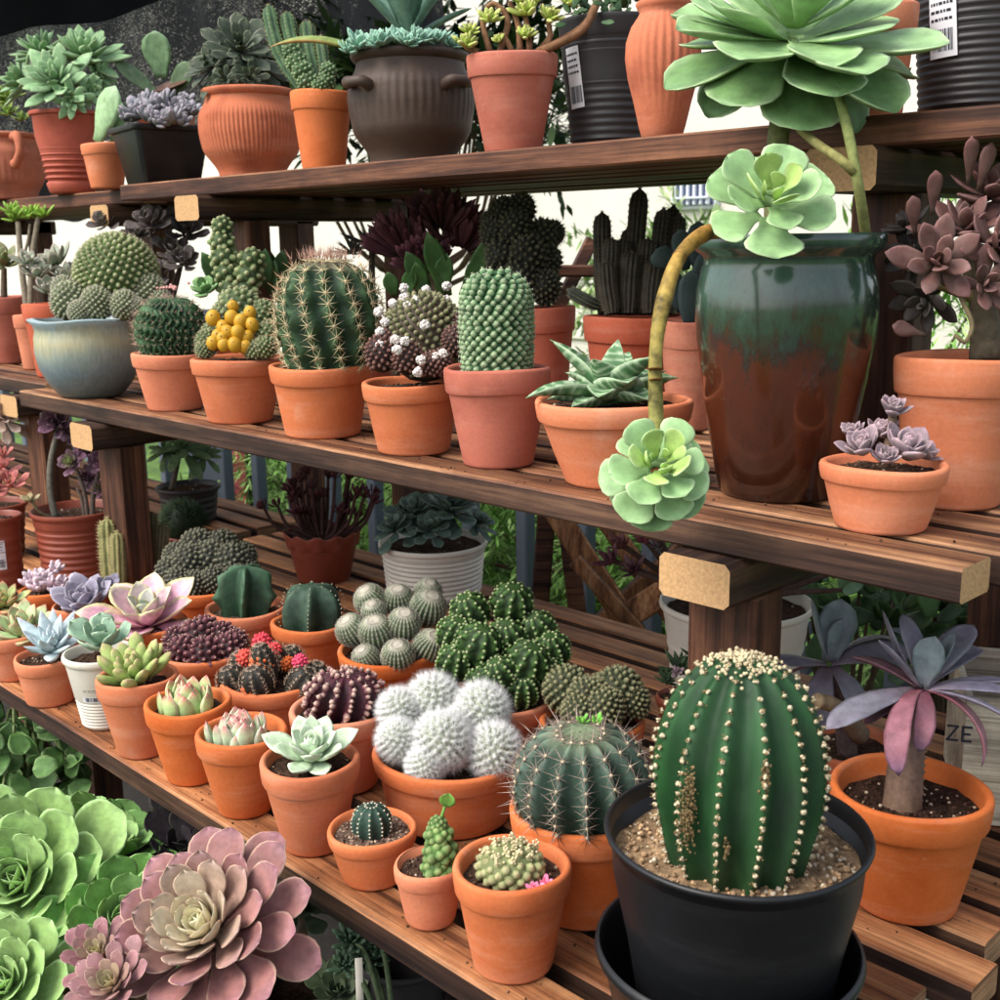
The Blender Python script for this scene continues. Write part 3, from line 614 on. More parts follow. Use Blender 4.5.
# ------------------------------------------------------------------ third row
p = cac('P11', 'dark brain-like crested cactus mound beside the wooden post, behind the pastel rosette', drop=.006)
L11 = ((180, 582, 15, .04), (196, 584, 14, .05), (215, 580, 14, .05), (235, 578, 14, .04), (172, 572, 16, .01), (190, 562, 18, .015), (210, 560, 20, .0), (232, 562, 19, .01), (246, 572, 14, .01), (178, 556, 15, -.03), (198, 546, 18, -.035), (222, 546, 17, -.04), (242, 556, 15, -.04))
fuzz(p, [(x, y, r, r*.95, dd) for x, y, r, dd in L11], '47493c', '77745f', '2b2c24', '8d8672', 110, .004, 3, axes=[(rng.normal(0, .3), -.2, 1) for _ in L11])
p = cac('P12', 'smooth green cactus with deep folded ribs, left of the speckled bishop cap', drop=.014, nb=130, c='6a574a')
mb = MB(); c = p.L(247, 616); c[2] = p.sz-.004; ribbed(mb, c, UP, 36*p.s, 55*p.s, 5, .66, twist=.25, crest=Cc('56785a'), groove=Cc('2c4834'), sharp=.5, per=12, top=3); p.b(mb, 'cactus', M['skin'])
p = cac('P14', 'dark green bishop-cap cactus with speckled star ribs, left of the cluster of pale globes', drop=.014, nb=130)
mb = MB(); c = p.L(313, 632); c[2] = p.sz-.006; rb = ribbed(mb, c, UP, 36*p.s, 52*p.s, 6, .42, twist=.1, crest=Cc('4b6350'), groove=Cc('2c4234'), sharp=.6, per=10, top=2.6); ca = p.b(mb, 'cactus', M['skin'])
mb = MB(); u = rng.uniform(0, 1, 500); T = [rb(k, np.linspace(.1, .97, 12)) for k in range(6)]; P = np.concatenate([a[0] for a in T]); N = np.concatenate([a[1] for a in T])
mb.inst(BALL[0], BALL[1], P, N, .0011, Cc('a9a58e')); p.b(mb, 'areoles', M['spine'], ca)
p = cac('P17', 'heap of pale finely ribbed little globe cacti spilling over a terracotta pot', drop=.012, nb=130)
for (x, y, r, dd, tx) in ((370, 600, 17, -.04, -.4), (398, 600, 17, -.045, 0), (428, 608, 20, -.03, .3), (428, 592, 15, -.06, .2), (352, 630, 17, .0, -.5), (376, 632, 18, .02, -.1), (404, 624, 17, .02, .1), (374, 612, 13, -.01, -.2), (398, 656, 17, .055, .0), (429, 646, 17, .03, .5), (366, 658, 14, .04, -.4)):
    mb = MB(); R = r*p.s; ax = nrm((tx, -.45, 1)); c = p.L(x, y, dd)-ax*R; rb = ribbed(mb, c, ax, R, 2*R, 22, .12, crest=Cc('9a9d86'), groove=Cc('4d5f42'), per=4, nv=16, base=.5, tipc=Cc('c6bcae')); h = p.b(mb, 'cactus_head', M['skin'])
    mb = MB(); A = [rb(k, np.linspace(.15, .97, 9)) for k in range(22)]; P = np.concatenate([a[0] for a in A]); N = np.concatenate([a[1] for a in A])
    spines(mb, P, N, 5, .0042, .00028, Cc('c9c2b4'), 1.15, 0, up=.1); mb.build('spines', M['spine'], h)
p = cac('P18', 'mossy green clump of small ribbed cactus heads, right of the white powder puffs', drop=.012)
for (x, y, r, dd) in ((470, 612, 22, -.03), (512, 604, 24, -.03), (455, 634, 20, 0), (478, 646, 25, .03), (506, 640, 23, .0), (538, 630, 21, -.02), (552, 650, 20, .0), (526, 664, 25, .035), (500, 674, 19, .05), (548, 676, 20, .02), (456, 662, 20, .03), (485, 684, 20, .05), (522, 690, 18, .045)):
    mb = MB(); R = r*p.s; ax = nrm((rng.normal(0, .35), -.35, 1)); c = p.L(x, y, dd)-ax*R; rb = ribbed(mb, c, ax, R, 2*R, 9, .28, crest=Cc('4d7034'), groove=Cc('1f3216'), per=5, nv=16, base=.5, wave=.9); h = p.b(mb, 'cactus_head', M['skin'])
    mb = MB(); A = [rb(k, np.linspace(.15, .97, 8)) for k in range(9)]; P = np.concatenate([a[0] for a in A]); N = np.concatenate([a[1] for a in A])
    mb.inst(DOME[0], DOME[1], P-N*.001, N, .0026, Cc('567a3a')*rng.uniform(.7, 1.2, (len(P), 1)), (DW, Cc('a9a888'))); spines(mb, P, N, 4, .004, .00035, Cc('9c9273'), 1.1, 0); mb.build('areoles', M['spine'], h)
# ------------------------------------------------------------------ right end of the lowest shelf
POT['P25o'] = (-.5035, .7565, .113, .0915, .78)
p = Pot('P25o', 'empty_pot', 'black plastic outer pot with a rolled rim holding the big barrel cactus pot', 'plant pot', ZL)
R, H = p.R, p.H; p.prof([(0, 0), (R*.8, 0), (R*.81, .004), (R*.94, H*.86), (R*.945, H-.012), (R*.985, H-.011), (R, H-.006), (R*.99, H-.001), (R*.965, H), (R*.945, H-.003), (R*.93, H*.8), (R*.79, .006), (0, .006)], 'black_plastic', sharp=60)
p = Pot('P25', 'potted_cactus', 'large dark green barrel cactus with rows of cream areoles in a black plastic pot', 'potted cactus', ZL, G_LOW)
p.t.location.z = ZL+.0065; p.o[2] += .0065; p.H -= .0065
R, H = p.R, p.H; p.prof([(0, 0), (R*.68, 0), (R*.70, .003), (R*.78, H*.35), (R*.955, H-.006), (R*.99, H-.004), (R, H-.001), (R*.99, H+.001), (R*.965, H+.0012), (R*.95, H-.004), (R*.93, H*.8), (R*.66, .006), (0, .006)], 'black_plastic', sharp=60, ri=R*.945)
p.soil(.026, '9a7f62', 'd8c8b0', 900, .004, .0026, .2)
mb = MB(); c = p.L(736, 868); c[2] = p.sz-.016
CX = (.0, -.0, 1); Rc = 86*p.s; Hc = 232*p.s
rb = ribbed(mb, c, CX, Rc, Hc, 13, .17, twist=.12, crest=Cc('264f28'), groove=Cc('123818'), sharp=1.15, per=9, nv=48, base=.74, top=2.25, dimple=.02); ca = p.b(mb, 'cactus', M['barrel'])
AP = []; AN = []
for k in range(13):
    v = np.linspace(.05, .985, 22); v = v+rng.normal(0, .003, len(v)); a, b = rb(k, np.clip(v, 0, .99)); AP.append(a); AN.append(b)
AP = np.concatenate(AP); AN = np.concatenate(AN); mb = MB(); n = len(AP)
g = rng.uniform(.75, 1.25, (n, 1)); q = np.repeat(np.arange(n), 5); mb.inst(ROCK[0], ROCK[1], AP[q]+AN[q]*.0006+rng.normal(0, .0007, (len(q), 3)), rng.normal(0, 1, (len(q), 3)), np.array([.0015, .0015, .0013])*g[q], Cc('d6c6a6')*rng.uniform(.6, 1.12, (len(q), 1))); spines(mb, AP+AN*.001, AN, 5, .0042, .00022, Cc('b59a72'), 1.0, 1)
q = np.repeat(np.arange(n), 4); mb.inst(BALL[0], BALL[1], AP[q]+AN[q]*.0006+rng.normal(0, .0012, (len(q), 3)), AN[q], .0008, Cc('8f7650')*rng.uniform(.5, 1.15, (len(q), 1)))
top = c+np.array([0, 0, Hc*.985]); q = rng.normal(0, 1, (260, 3))*np.array([.015, .015, .0015]); q[:, 2] -= 7*(q[:, 0]**2+q[:, 1]**2); mb.inst(ROCK[0], ROCK[1], top+q, rng.normal(0, 1, (260, 3)), rng.uniform(.001, .0022, (260, 1)), Cc('d8c6a0')*rng.uniform(.6, 1.1, (260, 1)))
p.b(mb, 'areoles', M['spine'], ca)
for dx, v0, m, w in ((-.045, .40, 240, 1.0), (-.05, .54, 90, .6), (.004, .62, 70, .5), (-.012, .30, 40, .4)):
    mb = MB(); best = sorted([rb(kk+h, np.array([v0])) for kk in range(13) for h in (0, .25)], key=lambda b: abs(b[0][0][0]-c[0]-dx)+(0 if b[1][0][1] < 0 else 9))[0]
    q = best[0][0]+rng.normal(0, 1, (m, 3))*np.array([.0035*w, .0005, .012*w])-best[1][0]*.0006; mb.inst(ROCK[0], ROCK[1], q, np.tile(best[1][0], (m, 1)), rng.uniform(.5, 1.1, (m, 1))*np.array([[.0013, .0016, .0009]]), Cc('86704f')*rng.uniform(.5, 1.25, (m, 1)))
    p.b(mb, 'corky_scar', M['soil'], ca)
def strap_rosette(p, px, py, dd, spec, mat='leaf', name='rosette', W=34, T=4, shape='strap', cols=('7c6a78', '80808e', '94889c'), edge=None):
    """leaves given as (direction right, away, up, length px, bend, colours)"""
    mb = MB(); c = p.L(px, py, dd)
    for (a, b, u, Lp, bd, *k) in spec:
        cc = [Cc(q) for q in (k[0] if k else cols)]; w = k[1] if len(k) > 1 else W; d = nrm((a, b, u)); h = nrm((a, b, 0)) if abs(a)+abs(b) > .01 else np.array([0, -1., 0])
        up = UP-d*np.dot(UP, d) if abs(d[2]) < .97 else -h
        d = nrm(d+rng.normal(0, .09, 3)); up = up+rng.normal(0, .2, 3); leaf(mb, c+d*.004, d, up, Lp*p.s*rng.uniform(.9, 1.08), w*p.s*rng.uniform(.88, 1.12), T*p.s, bd+rng.normal(0, .15), .25+rng.normal(0, .12), shape, cc[0], cc[1], cc[2], None if edge is None else Cc(edge), .25, nt=14)
    return p.b(mb, name, M[mat])
p = std('P26', 'purple-grey strap-leaved rosette on a thick stem with pink drooping leaves, right of the barrel cactus', drop=.022, c='3b2a22', nb=420)
b0 = p.L(903, 792); b0[2] = p.sz-.005
mb = MB(); tube(mb, [b0, p.L(908, 745, .0), p.L(918, 695, .0)], [.0195, .017, .012], Cc('7d6552'), 14, 30, Cc('5f4a50')); 
for i in range(16):
    f = i/16; q = b0+(p.L(918, 700)-b0)*f; mb.inst(*tpl_ball(4, 14), [q], [nrm(p.L(918, 700)-b0)], np.array([[.0202-.007*f, .0202-.007*f, .0016]]), [Cc('8b735e')*rng.uniform(.6, 1.1)])
p.b(mb, 'stem', M['bark'])
PU = ('75626c', '726f7c', '827a88'); PK = ('8e4a56', '93606c', '77607c'); PL = ('8f7c88', '928a9c', 'a198aa'); GB = ('74747c', '768488', '8a949a')
strap_rosette(p, 921, 690, .01, [(-.95, -.55, .3, 104, -.6, PU, 32), (-.5, .3, .95, 92, .45, PU, 30), (-.6, .1, .75, 70, .1, PU, 28), (-.2, .4, 1.0, 74, -.2, PU, 30), (.12, .1, 1, 58, .25, GB, 32), (.45, .1, .85, 62, .1, GB, 30), (.7, .3, .8, 86, -.5, PU, 30), (.9, .4, .5, 92, -.7, PU, 30), (1, .0, .35, 90, -.3, PL, 28), (.95, -.3, .3, 84, -.45, PL, 24), (.85, -.55, .1, 88, -.4, PL, 20),
    (.6, -.5, .1, 100, -1.6, PK, 24), (-.45, -.75, .25, 108, -2.0, PK, 27), (-.15, -.8, .2, 70, -1.6, ('7a3f4c', '80505e', '6a5670'), 22), (-.6, .7, .3, 80, -.5, ('5c3440', '63404c', '70505e'), 30), (.2, .9, .3, 80, -.6, ('5c3440', '63404c', '70505e'), 30), (-.75, -.1, -.15, 66, -.8, ('54303c', '5c3a46', '6a4652'), 30), (.3, .2, 1, 40, .3, GB, 20), (-.1, -.1, 1, 36, .2, GB, 18)], 'leaf', shape='strap', T=4)
p = std('P26b', 'smaller purple-grey strap-leaved rosette half hidden behind the barrel cactus', drop=.012, mat='terra_old')
b0 = p.L(848, 760); b0[2] = p.sz-.005; mb = MB(); tube(mb, [b0, p.L(842, 710), p.L(828, 672, .02)], [.012, .011, .009], Cc('5f4c4a'), 10, 16); tube(mb, [p.L(860, 735, .05), p.L(838, 708, .09), p.L(816, 700, .11)], [.012, .009, .008], Cc('6b5a4e'), 8, 12, Cc('9a8468')); p.b(mb, 'stem', M['bark'])
strap_rosette(p, 829, 664, .03, [(-1, -.2, .12, 56, -.15, PU, 22), (-.55, .2, 1, 66, .0, GB, 28), (.0, .25, 1, 58, -.1, GB, 34), (.25, -.15, .9, 44, .2, GB, 30), (.9, -.2, .3, 80, .0, PU, 38), (.9, .4, .45, 80, -.4, PU, 30), (-.3, -.6, -.5, 64, -.7, PU, 36), (.4, -.5, -.3, 60, -.8, PU, 30), (-.8, .2, -.1, 44, -.4, ('6e4450', '7c5662', '7c6672'), 26)], 'leaf_gloss')
# ------------------------------------------------------------------ back of the lowest shelf
p = Pot('L6', 'potted_succulent', 'dark green flat rosettes in a ridged cream white plastic pot under the middle shelf', 'potted succulent', ZL, G_LOW).ringed('white_plastic', 8, .0018).soil(.014)
DG = ('3d4f45', '4a5e54', '5f7266')
for (x, y, r, dd, ax) in ((415, 512, 38, .0, (-.1, -.35, 1)), (452, 508, 42, .02, (.1, -.3, 1)), (395, 528, 26, .05, (-.4, -.4, 1)), (478, 522, 22, .02, (.6, -.3, 1)), (430, 528, 26, .06, (0, -.6, 1)), (400, 512, 24, -.03, (-.4, 0, 1))):
    ros(p, x, y, r, dd, ax, n=24, W=.52, T=.07, e0=80, e1=-8, cols=DG, edge='76887a', shape='spoon', bend=-.1, cup=.12)
p = Pot('L5', 'potted_succulent', 'dark maroon branching succulent in a scalloped red-brown plastic pot', 'potted succulent', ZL, G_LOW)
R, H = p.R, p.H; rb_ = R*p.ra
p.prof([(0, 0), (rb_, 0), (rb_+.003, .004), (R*.86, H*.66), (R*.88, H*.7), (R*.93, H*.72), (R*.96, H*.9), (R, H-.004), (R*.985, H), (R*.93, H-.004), (R*.88, H*.7), (rb_, .01), (0, .01)], 'brick_plastic', wob=lambda r, z, a: (r*(1+.03*np.cos(12*a)*(z > H*.7)+.012*np.sin(14*a)*np.sin(z*160)*(z < H*.62)), z+.004*np.cos(12*a)*(z > H*.85)), ri=R*.88); p.soil(.012)
mb = MB(); ml = MB()
for i in range(34):
    x = 322+rng.normal(0, 30); y = 492+rng.normal(0, 13)+abs(x-320)*.12; x = min(max(x, 258), 374); dd = rng.normal(0, .03); e = p.L(x, y, dd); b = p.L(322+(x-322)*.25, 530, dd*.4); b[2] = p.sz-.003
    tube(mb, [b, b*.5+e*.5+np.array([(x-322)*.0003, 0, -.012]), e], [.0045, .0032], Cc('4a322e'), 6, 8); ax = nrm(e-b+np.array([0, -.01, .06]))
    rosette(ml, e, ax, .026, 11, .36, .16, 80, 28, ('3b1c22', '50262c', '63343a'), shape='spoon', bend=.5, cup=.2, nt=6, nc=6)
p.b(mb, 'stems', M['bark']); p.b(ml, 'leaves', M['leaf_dark'])
p = Pot('L1', 'potted_succulent', 'tall bare-stemmed aeonium with small purple heads in a ringed brick-red pot left of the post', 'potted succulent', ZL, G_LOW).ringed('brick_plastic', 8, .0016).soil(.016)
mb = MB(); tube(mb, [p.L(56, 520), p.L(50, 490), p.L(51, 460), p.L(58, 430)], [.0075, .006], Cc('6c675c'), 8); tube(mb, [p.L(88, 520), p.L(84, 490), p.L(74, 464)], [.005, .004], Cc('594c44'), 7); tube(mb, [p.L(92, 522), p.L(94, 490), p.L(104, 462)], [.006, .004], Cc('594c44'), 7); tube(mb, [p.L(85, 522), p.L(82, 500), p.L(77, 488)], [.004, .003], Cc('594c44'), 6); tube(mb, [p.L(56, 520, .04), p.L(40, 512, .06), p.L(32, 502, .07)], [.003, .003], Cc('7a6a50'), 6); p.b(mb, 'stems', M['bark'])
AE = ('4a2c3a', '5c3a4c', '7d5a70')
for (x, y, r, dd, c_in) in ((72, 462, 17, .03, '93a05c'), (88, 450, 18, 0, None), (103, 462, 17, .02, None), (108, 448, 14, -.02, 'a9a88c'), (55, 422, 20, 0, None), (90, 478, 14, -.02, None), (100, 488, 10, 0, '6d6a3c'), (70, 432, 14, -.03, None)):
    ros(p, x, y, r, dd, nrm((-.25, -1, .45)), n=26, W=.5, T=.09, e0=80, e1=0, cols=AE, shape='spoon', inner=c_in)
ros(p, 31, 500, 12, .07, (0, -.3, 1), n=8, W=.7, T=.2, cols=('8a8a60', 'a59a74', 'b08a70'), shape='ovate')
def column(mb, sp, pts, r, n, crest, groove, k=3, L=.004, scol='b8a878', ml=None):
    P = spl(pts, 22); T, N, B = frames(P); u = np.linspace(0, 2*PI, n*6, endpoint=False); f = np.linspace(0, 1, 22); rr = r*np.clip(np.sqrt(1-np.clip((f-.86)/.14, 0, 1)**2), .06, 1)*(.82+.18*np.clip(f*4, 0, 1))
    cr = np.abs(np.cos(n*u/2)); G = P[:, None]+(rr[:, None]*(.8+.2*cr[None]))[..., None]*(np.cos(u)[None, :, None]*N[:, None]+np.sin(u)[None, :, None]*B[:, None])
    mb.grid(G, np.broadcast_to((Cc(groove)+(Cc(crest)-Cc(groove))*cr[:, None])[None], G.shape))
    A = []; D = []
    for q in range(n):
        a = 2*PI*q/n
        for i in range(2, 22):
            d = math.cos(a)*N[i]+math.sin(a)*B[i]; A.append(P[i]+d*rr[i]); D.append(d+T[i]*.25)
    if sp is not None: spines(sp, A, D, k, L, .0004, Cc(scol), 1.05, 1)
POT['L2'] = (-2.03, .937, .03, .045, .75); POT['L2b'] = (-1.985, 1.075, .030, .05, .75); POT['X1'] = (-.925, 1.26, .04, .05, .75)
p = Pot('L2', 'potted_cactus', 'two slim yellow-spined column cacti standing against the left post', 'potted cactus', ZL, G_LOW).classic('brick_plastic').soil(.006, nb=0)
mb = MB(); sp = MB(); column(mb, sp, [p.L(112, 588), p.L(109, 555), p.L(107, 518)], .017, 9, '8d8a58', '62663a', 5, .007, 'c4b184'); column(mb, sp, [p.L(119, 588, .02), p.L(118, 560, .02), p.L(117, 532, .02)], .013, 9, '8d8a58', '62663a', 5, .007, 'c4b184'); ca = p.b(mb, 'cactus', M['skin']); p.b(sp, 'spines', M['spine'], ca)
p = Pot('L2b', 'potted_cactus', 'pair of short brown-spined column cacti just right of the left post', 'potted cactus', ZL, G_LOW).classic('brick_plastic').soil(.006, nb=0)
mb = MB(); sp = MB(); column(mb, sp, [p.L(161, 572), p.L(161, 548), p.L(163, 524)], .013, 10, '6f6a4c', '4b4a34', 4, .006, '9c8c66'); column(mb, sp, [p.L(152, 572), p.L(152, 540), p.L(151, 512)], .012, 10, '6a6a4a', '47482f', 4, .006, '9c8c66'); ca = p.b(mb, 'cactus', M['skin']); p.b(sp, 'spines', M['spine'], ca)
p = Pot('L3', 'potted_succulent', 'dark grassy-green tufted cushion in a small red-brown pot right of the left post', 'potted succulent', ZL, G_LOW).classic('brick_plastic').soil(.004, nb=0)
mb = MB(); F = fib(700, -.15, 1.); c = p.L(183, 524); s_ = np.array([29, 24, 30])*p.s; mb.inst(CONE[0], CONE[1], c+F*s_*.7, F+rng.normal(0, .25, F.shape), np.stack([np.full(700, .0018)]*2+[rng.uniform(.012, .022, 700)], -1), Cc('34482e')*rng.uniform(.5, 1.5, (700, 1))); blob(mb, c, 1, UP, Cc('26341f'), sq=s_*.72); p.b(mb, 'leaves', M['leaf_dark'])
p = Pot('L4', 'potted_succulent', 'leggy green rosette succulent in a dark grey plastic pot behind the left post', 'potted succulent', ZL, G_LOW).ringed('grey_plastic', 4, .001).soil(.012)
mb = MB(); tube(mb, [p.L(172, 490), p.L(176, 470), p.L(180, 452)], [.008, .006], Cc('5a5044'), 8); p.b(mb, 'stem', M['bark'])
for (x, y, r, dd) in ((182, 446, 34, .02), (165, 450, 22, .0), (205, 455, 24, -.02)): ros(p, x, y, r, dd, (.1, -.5, .8), n=17, W=.36, T=.08, e0=78, e1=-20, cols=('4c6340', '5d764c', '7c8a5c'), shape='strap', bend=-.3)
p = Pot('L7', 'potted_succulent', 'cream plastic pot of long bare purple-headed branches behind the right-hand post', 'potted succulent', ZL, G_LOW).ringed('white_plastic', 5, .001).soil(.018)
mb = MB(); hd = [(612, 560, .03, '5c2f3c'), (622, 545, .0, '6b3f40'), (645, 540, .0, '8a4858'), (660, 545, .05, '6e5a62'), (632, 570, .05, '52303a'), (655, 530, -.03, '8e4c5c')]
for (x, y, dd, _) in hd: tube(mb, [p.L(728, 612, dd*.5), p.L(690, 592, dd), p.L(x, y, dd)], [.006, .004], Cc('4e3a34'), 7)
for (x, y, dd) in ((835, 572, .0), (842, 590, .02), (800, 560, -.02), (835, 560, -.04)): tube(mb, [p.L(735, 614), p.L(775, 595, dd), p.L(x, y, dd)], [.006, .0035], Cc('4e3a34'), 7)
p.b(mb, 'stems', M['bark'])
for (x, y, dd, c) in hd: ros(p, x, y, 20, dd, (-.5, -.4, .8), n=12, W=.42, T=.1, e0=80, e1=30, cols=(c, c, '7d5058'), shape='lance', bend=.3)
p = Pot('X1', 'potted_succulent', 'small dark green spiky offset plant just behind the barrel cactus', 'potted succulent', ZL, G_LOW).classic('brick_plastic').soil(.006, nb=0)
for (x, y, r, dd) in ((680, 668, 24, 0), (694, 655, 18, -.01), (668, 680, 16, .01)): ros(p, x, y, r, dd, (0, -.4, 1), n=26, W=.3, T=.12, e0=82, e1=5, cols=('33482f', '40573a', '6a7656'), shape='lance', bend=.4)
ros(p, 676, 672, 9, .03, (0, -.6, .7), n=10, cols=('8a6a74', 'a08690', 'b8a2a8'))
p = Pot('L0', 'potted_succulent', 'coral-pink leafy succulent in a red-brown pot with a white label at the left edge', 'potted succulent', ZL, G_LOW).ringed('brick_plastic', 5, .001).soil(.012)
for (x, y, r, dd) in ((2, 470, 20, 0), (10, 485, 22, .03), (-8, 490, 22, .02), (4, 455, 14, 0)): ros(p, x, y, r, dd, (.2, -.6, 1), n=12, W=.4, T=.12, e0=80, e1=0, cols=('8d4a46', 'b0625c', 'b97a6c'), shape='spoon')
mb = MB(); tube(mb, [p.L(-6, 518), p.L(-2, 495), p.L(2, 470)], [.005, .003], Cc('6a4a40'), 7); p.b(mb, 'stem', M['bark'])
sticker(p, .03, .06, -PI/2+.35, .075, lambda z: p.R*p.ra+(p.R-.006-p.R*p.ra)*z/p.H, 3)
POT['L00'] = (-2.62, .98, .07, .12, .75)
p = Pot('L00', 'potted_succulent', 'tall-stemmed pale cream-edged rosette at the left edge, just under the neighbouring stand', 'potted succulent', ZL, G_LOW).ringed('brick_plastic', 5, .001).soil(.012)
mb = MB(); tube(mb, [(0, 0, p.sz-.003), p.L(-20, 480), p.L(0, 425)], [.008, .006], Cc('6a5a48'), 8); p.b(mb, 'stem', M['bark'])
ros(p, 4, 418, 30, .03, (.4, -.8, .4), n=22, W=.45, T=.1, e0=75, e1=-15, cols=('8a7264', 'a68c7c', 'c9b6ac'), shape='spoon', bend=.2)
# ================================================================== MIDDLE SHELF
def mid(key, label, cactus=True, mat='terra', **k):
    return std(key, label, 'potted_cactus' if cactus else 'potted_succulent', 'potted cactus' if cactus else 'potted succulent', ZM, G_MID, mat, **k)
# glazed bowl
m, nt, b = nmat('pale_blue_yellow_glaze'); v, rnd = objco(nt); tc = node(nt, 'ShaderNodeTexCoord'); sx = node(nt, 'ShaderNodeSeparateXYZ'); nt.links.new(tc.outputs['Object'], sx.inputs[0])
ad = node(nt, 'ShaderNodeMath', operation='MULTIPLY_ADD'); nt.links.new(noise(nt, 22, 4, v), ad.inputs[0]); ad.inputs[1].default_value = .05; nt.links.new(sx.outputs['Z'], ad.inputs[2])
mr = node(nt, 'ShaderNodeMapRange'); mr.inputs['From Min'].default_value = .025; mr.inputs['From Max'].default_value = .175; nt.links.new(ad.outputs[0], mr.inputs['Value'])
cg = ramp(nt, mr.outputs[0], [(.05, lin('5f6a66')), (.35, lin('76868a')), (.55, lin('8f9a90')), (.72, lin('b0aa88')), (.86, lin('a8ac98')), (.95, lin('a3b8bc'))])
sv, _ = objco(nt, (1, 1, .12)); cg = mix(nt, 'MULTIPLY', .5, cg, ramp(nt, noise(nt, 190, 3, sv), [(.35, (.7, .7, .7)), (.65, (1.15, 1.15, 1.15))])); nt.links.new(cg, b.inputs['Base Color']); b.inputs['Roughness'].default_value = .33; bump(nt, b, noise(nt, 150, 2, sv), .2, .002); M['glaze_pale'] = m
p = Pot('M1', 'potted_cactus', 'fuzzy clumping cactus mounds in a blue and yellow glazed bowl on the middle shelf', 'potted cactus', ZM, G_MID)
R, H = p.R, p.H; rb_ = R*p.ra
p.prof([(0, 0), (rb_, 0), (rb_+.008, .006), (R*.80, H*.18), (R*.95, H*.38), (R*1.01, H*.58), (R*1.0, H*.76), (R*.97, H*.85), (R*1.0, H*.92), (R*1.09, H-.004), (R*1.095, H-.001), (R*.98, H+.001), (R*.9, H*.93), (R*.86, H*.85), (R*.8, H*.4), (0, .02)], 'glaze_pale', wob=lambda r, z, a: (r*(1+.012*np.sin(5*a+1)*(z > H*.85)), z+.0022*np.sin(4*a)*(z > H*.9)), ri=R*.87); p.soil(.02, nb=60)
fuzz(p, [(117, 276, 41, 42, -.01)], '71854e', 'b0ac88', '55683a', 'c0b296', 420, .007, 5)
fuzz(p, [(70, 302, 18, 20, .03), (97, 304, 15, 17, .06), (125, 306, 14, 15, .06), (80, 312, 11, 11, .07), (148, 292, 17, 18, .01), (64, 290, 12, 14, -.01), (136, 308, 10, 10, .06), (160, 303, 12, 14, .02)], '79845f', 'b3ae98', '5d6848', 'c6beae', 150, .006, 5)
p = mid('M2', 'dark green cactus with many wavy thin ribs, right of the glazed bowl')
mb = MB(); c = p.L(173, 354); c[2] = p.sz-.004; rb = ribbed(mb, c, UP, 37*p.s, 66*p.s, 30, .22, crest=Cc('4d7048'), groove=Cc('1f3824'), per=5, nv=40, wave=2.6, sharp=.8); ca = p.b(mb, 'cactus', M['skin'])
mb = MB(); A = [rb(k, np.linspace(.15, .97, 8)+rng.normal(0, .02, 8)) for k in range(30)]; spines(mb, np.concatenate([a[0] for a in A]), nrm(np.concatenate([a[1] for a in A])+np.array([0, 0, .4])), 4, .010, .0004, Cc('a89a80'), 1.0, 1, Cc('c49a8c')); p.b(mb, 'spines', M['spine'], ca)
mb = MB(); c = p.L(173, 288); mb.inst(DOME[0], DOME[1], c+rng.normal(0, 1, (14, 3))*np.array([.02, .012, .002]), np.tile(UP, (14, 1))+rng.normal(0, .3, (14, 3)), np.array([.003, .003, .005]), Cc('c08a84')); p.b(mb, 'flower_bud', M['flower'], ca)
p = mid('M3', 'small globe cacti around a bunch of yellow fruits in a terracotta pot', drop=.008)
fuzz(p, [(240, 312, 23, 24, -.03), (263, 318, 16, 18, -.02), (270, 336, 14, 15, .03), (215, 336, 14, 15, .0), (208, 342, 12, 12, .03), (265, 348, 12, 11, .05), (222, 316, 12, 12, -.02), (255, 350, 11, 10, .05), (205, 350, 9, 9, .04)], '66784c', 'a29f7c', '485a34', 'b0a484', 90, .005, 4)
for (x, y, r, dd) in ((213, 318, 8, .045), (223, 327, 7, .05), (232, 318, 8, .045), (241, 322, 8, .05), (250, 313, 7, .04), (252, 325, 7.5, .05), (218, 336, 7, .06), (228, 332, 7, .06), (238, 333, 8, .06), (247, 337, 7, .055), (213, 343, 7, .06), (224, 345, 7, .065), (235, 345, 8, .065), (245, 347, 7, .06), (233, 306, 6, .03), (222, 338, 6, .065)):
    mb = MB(); c = p.L(x, y, dd); tuberc(mb, c, r*p.s*.95, nrm((rng.normal(0, .5), rng.normal(0, .4), 1)), r*p.s*1.08, 30, r*p.s*.5, Cc('dcae34')*rng.uniform(.78, 1.08), Cc('c9983c'), Cc('cc9c2c'), -.95, .22)
    mb.inst(BALL[0], BALL[1], [c+np.array([0, -r*p.s*.8, r*p.s*.4])], [UP], .0012, [Cc('6e5428')]); p.b(mb, 'yellow_fruit', M['flower'])
p = mid('M3b', 'tall lumpy green monstrose column cactus standing behind the yellow-fruited pot', nb=0)
fuzz(p, [(222, 228, 10, 11, 0), (222, 243, 12, 11, 0), (224, 258, 13, 12, 0), (227, 274, 13, 12, 0), (232, 290, 13, 12, 0), (234, 304, 13, 12, 0), (251, 262, 13, 13, .0), (249, 276, 14, 13, .0), (246, 290, 13, 13, 0)], '5e7644', 'a6a47c', '3a4c28', 'b0a07c', 24, .003, 2)
ros(p, 205, 290, 20, .0, (0, -.5, 1), n=10, W=.8, T=.2, cols=('5c7f4c', '6f945c', '86a86e'), shape='round'); p.soil(.012, nb=0)
p = mid('M4', 'large green globe cactus with twisted ribs and long straw-coloured spines', nb=140)
mb = MB(); c = p.L(329, 366); c[2] = p.sz-.006; rb = ribbed(mb, c, (.03, 0, 1), 53*p.s, 118*p.s, 13, .26, twist=-.55, crest=Cc('4c6a44'), groove=Cc('233a26'), sharp=.8, per=8, nv=44, top=2.7, tipc=Cc('7d6a58'), wave=.9); ca = p.b(mb, 'cactus', M['skin'])
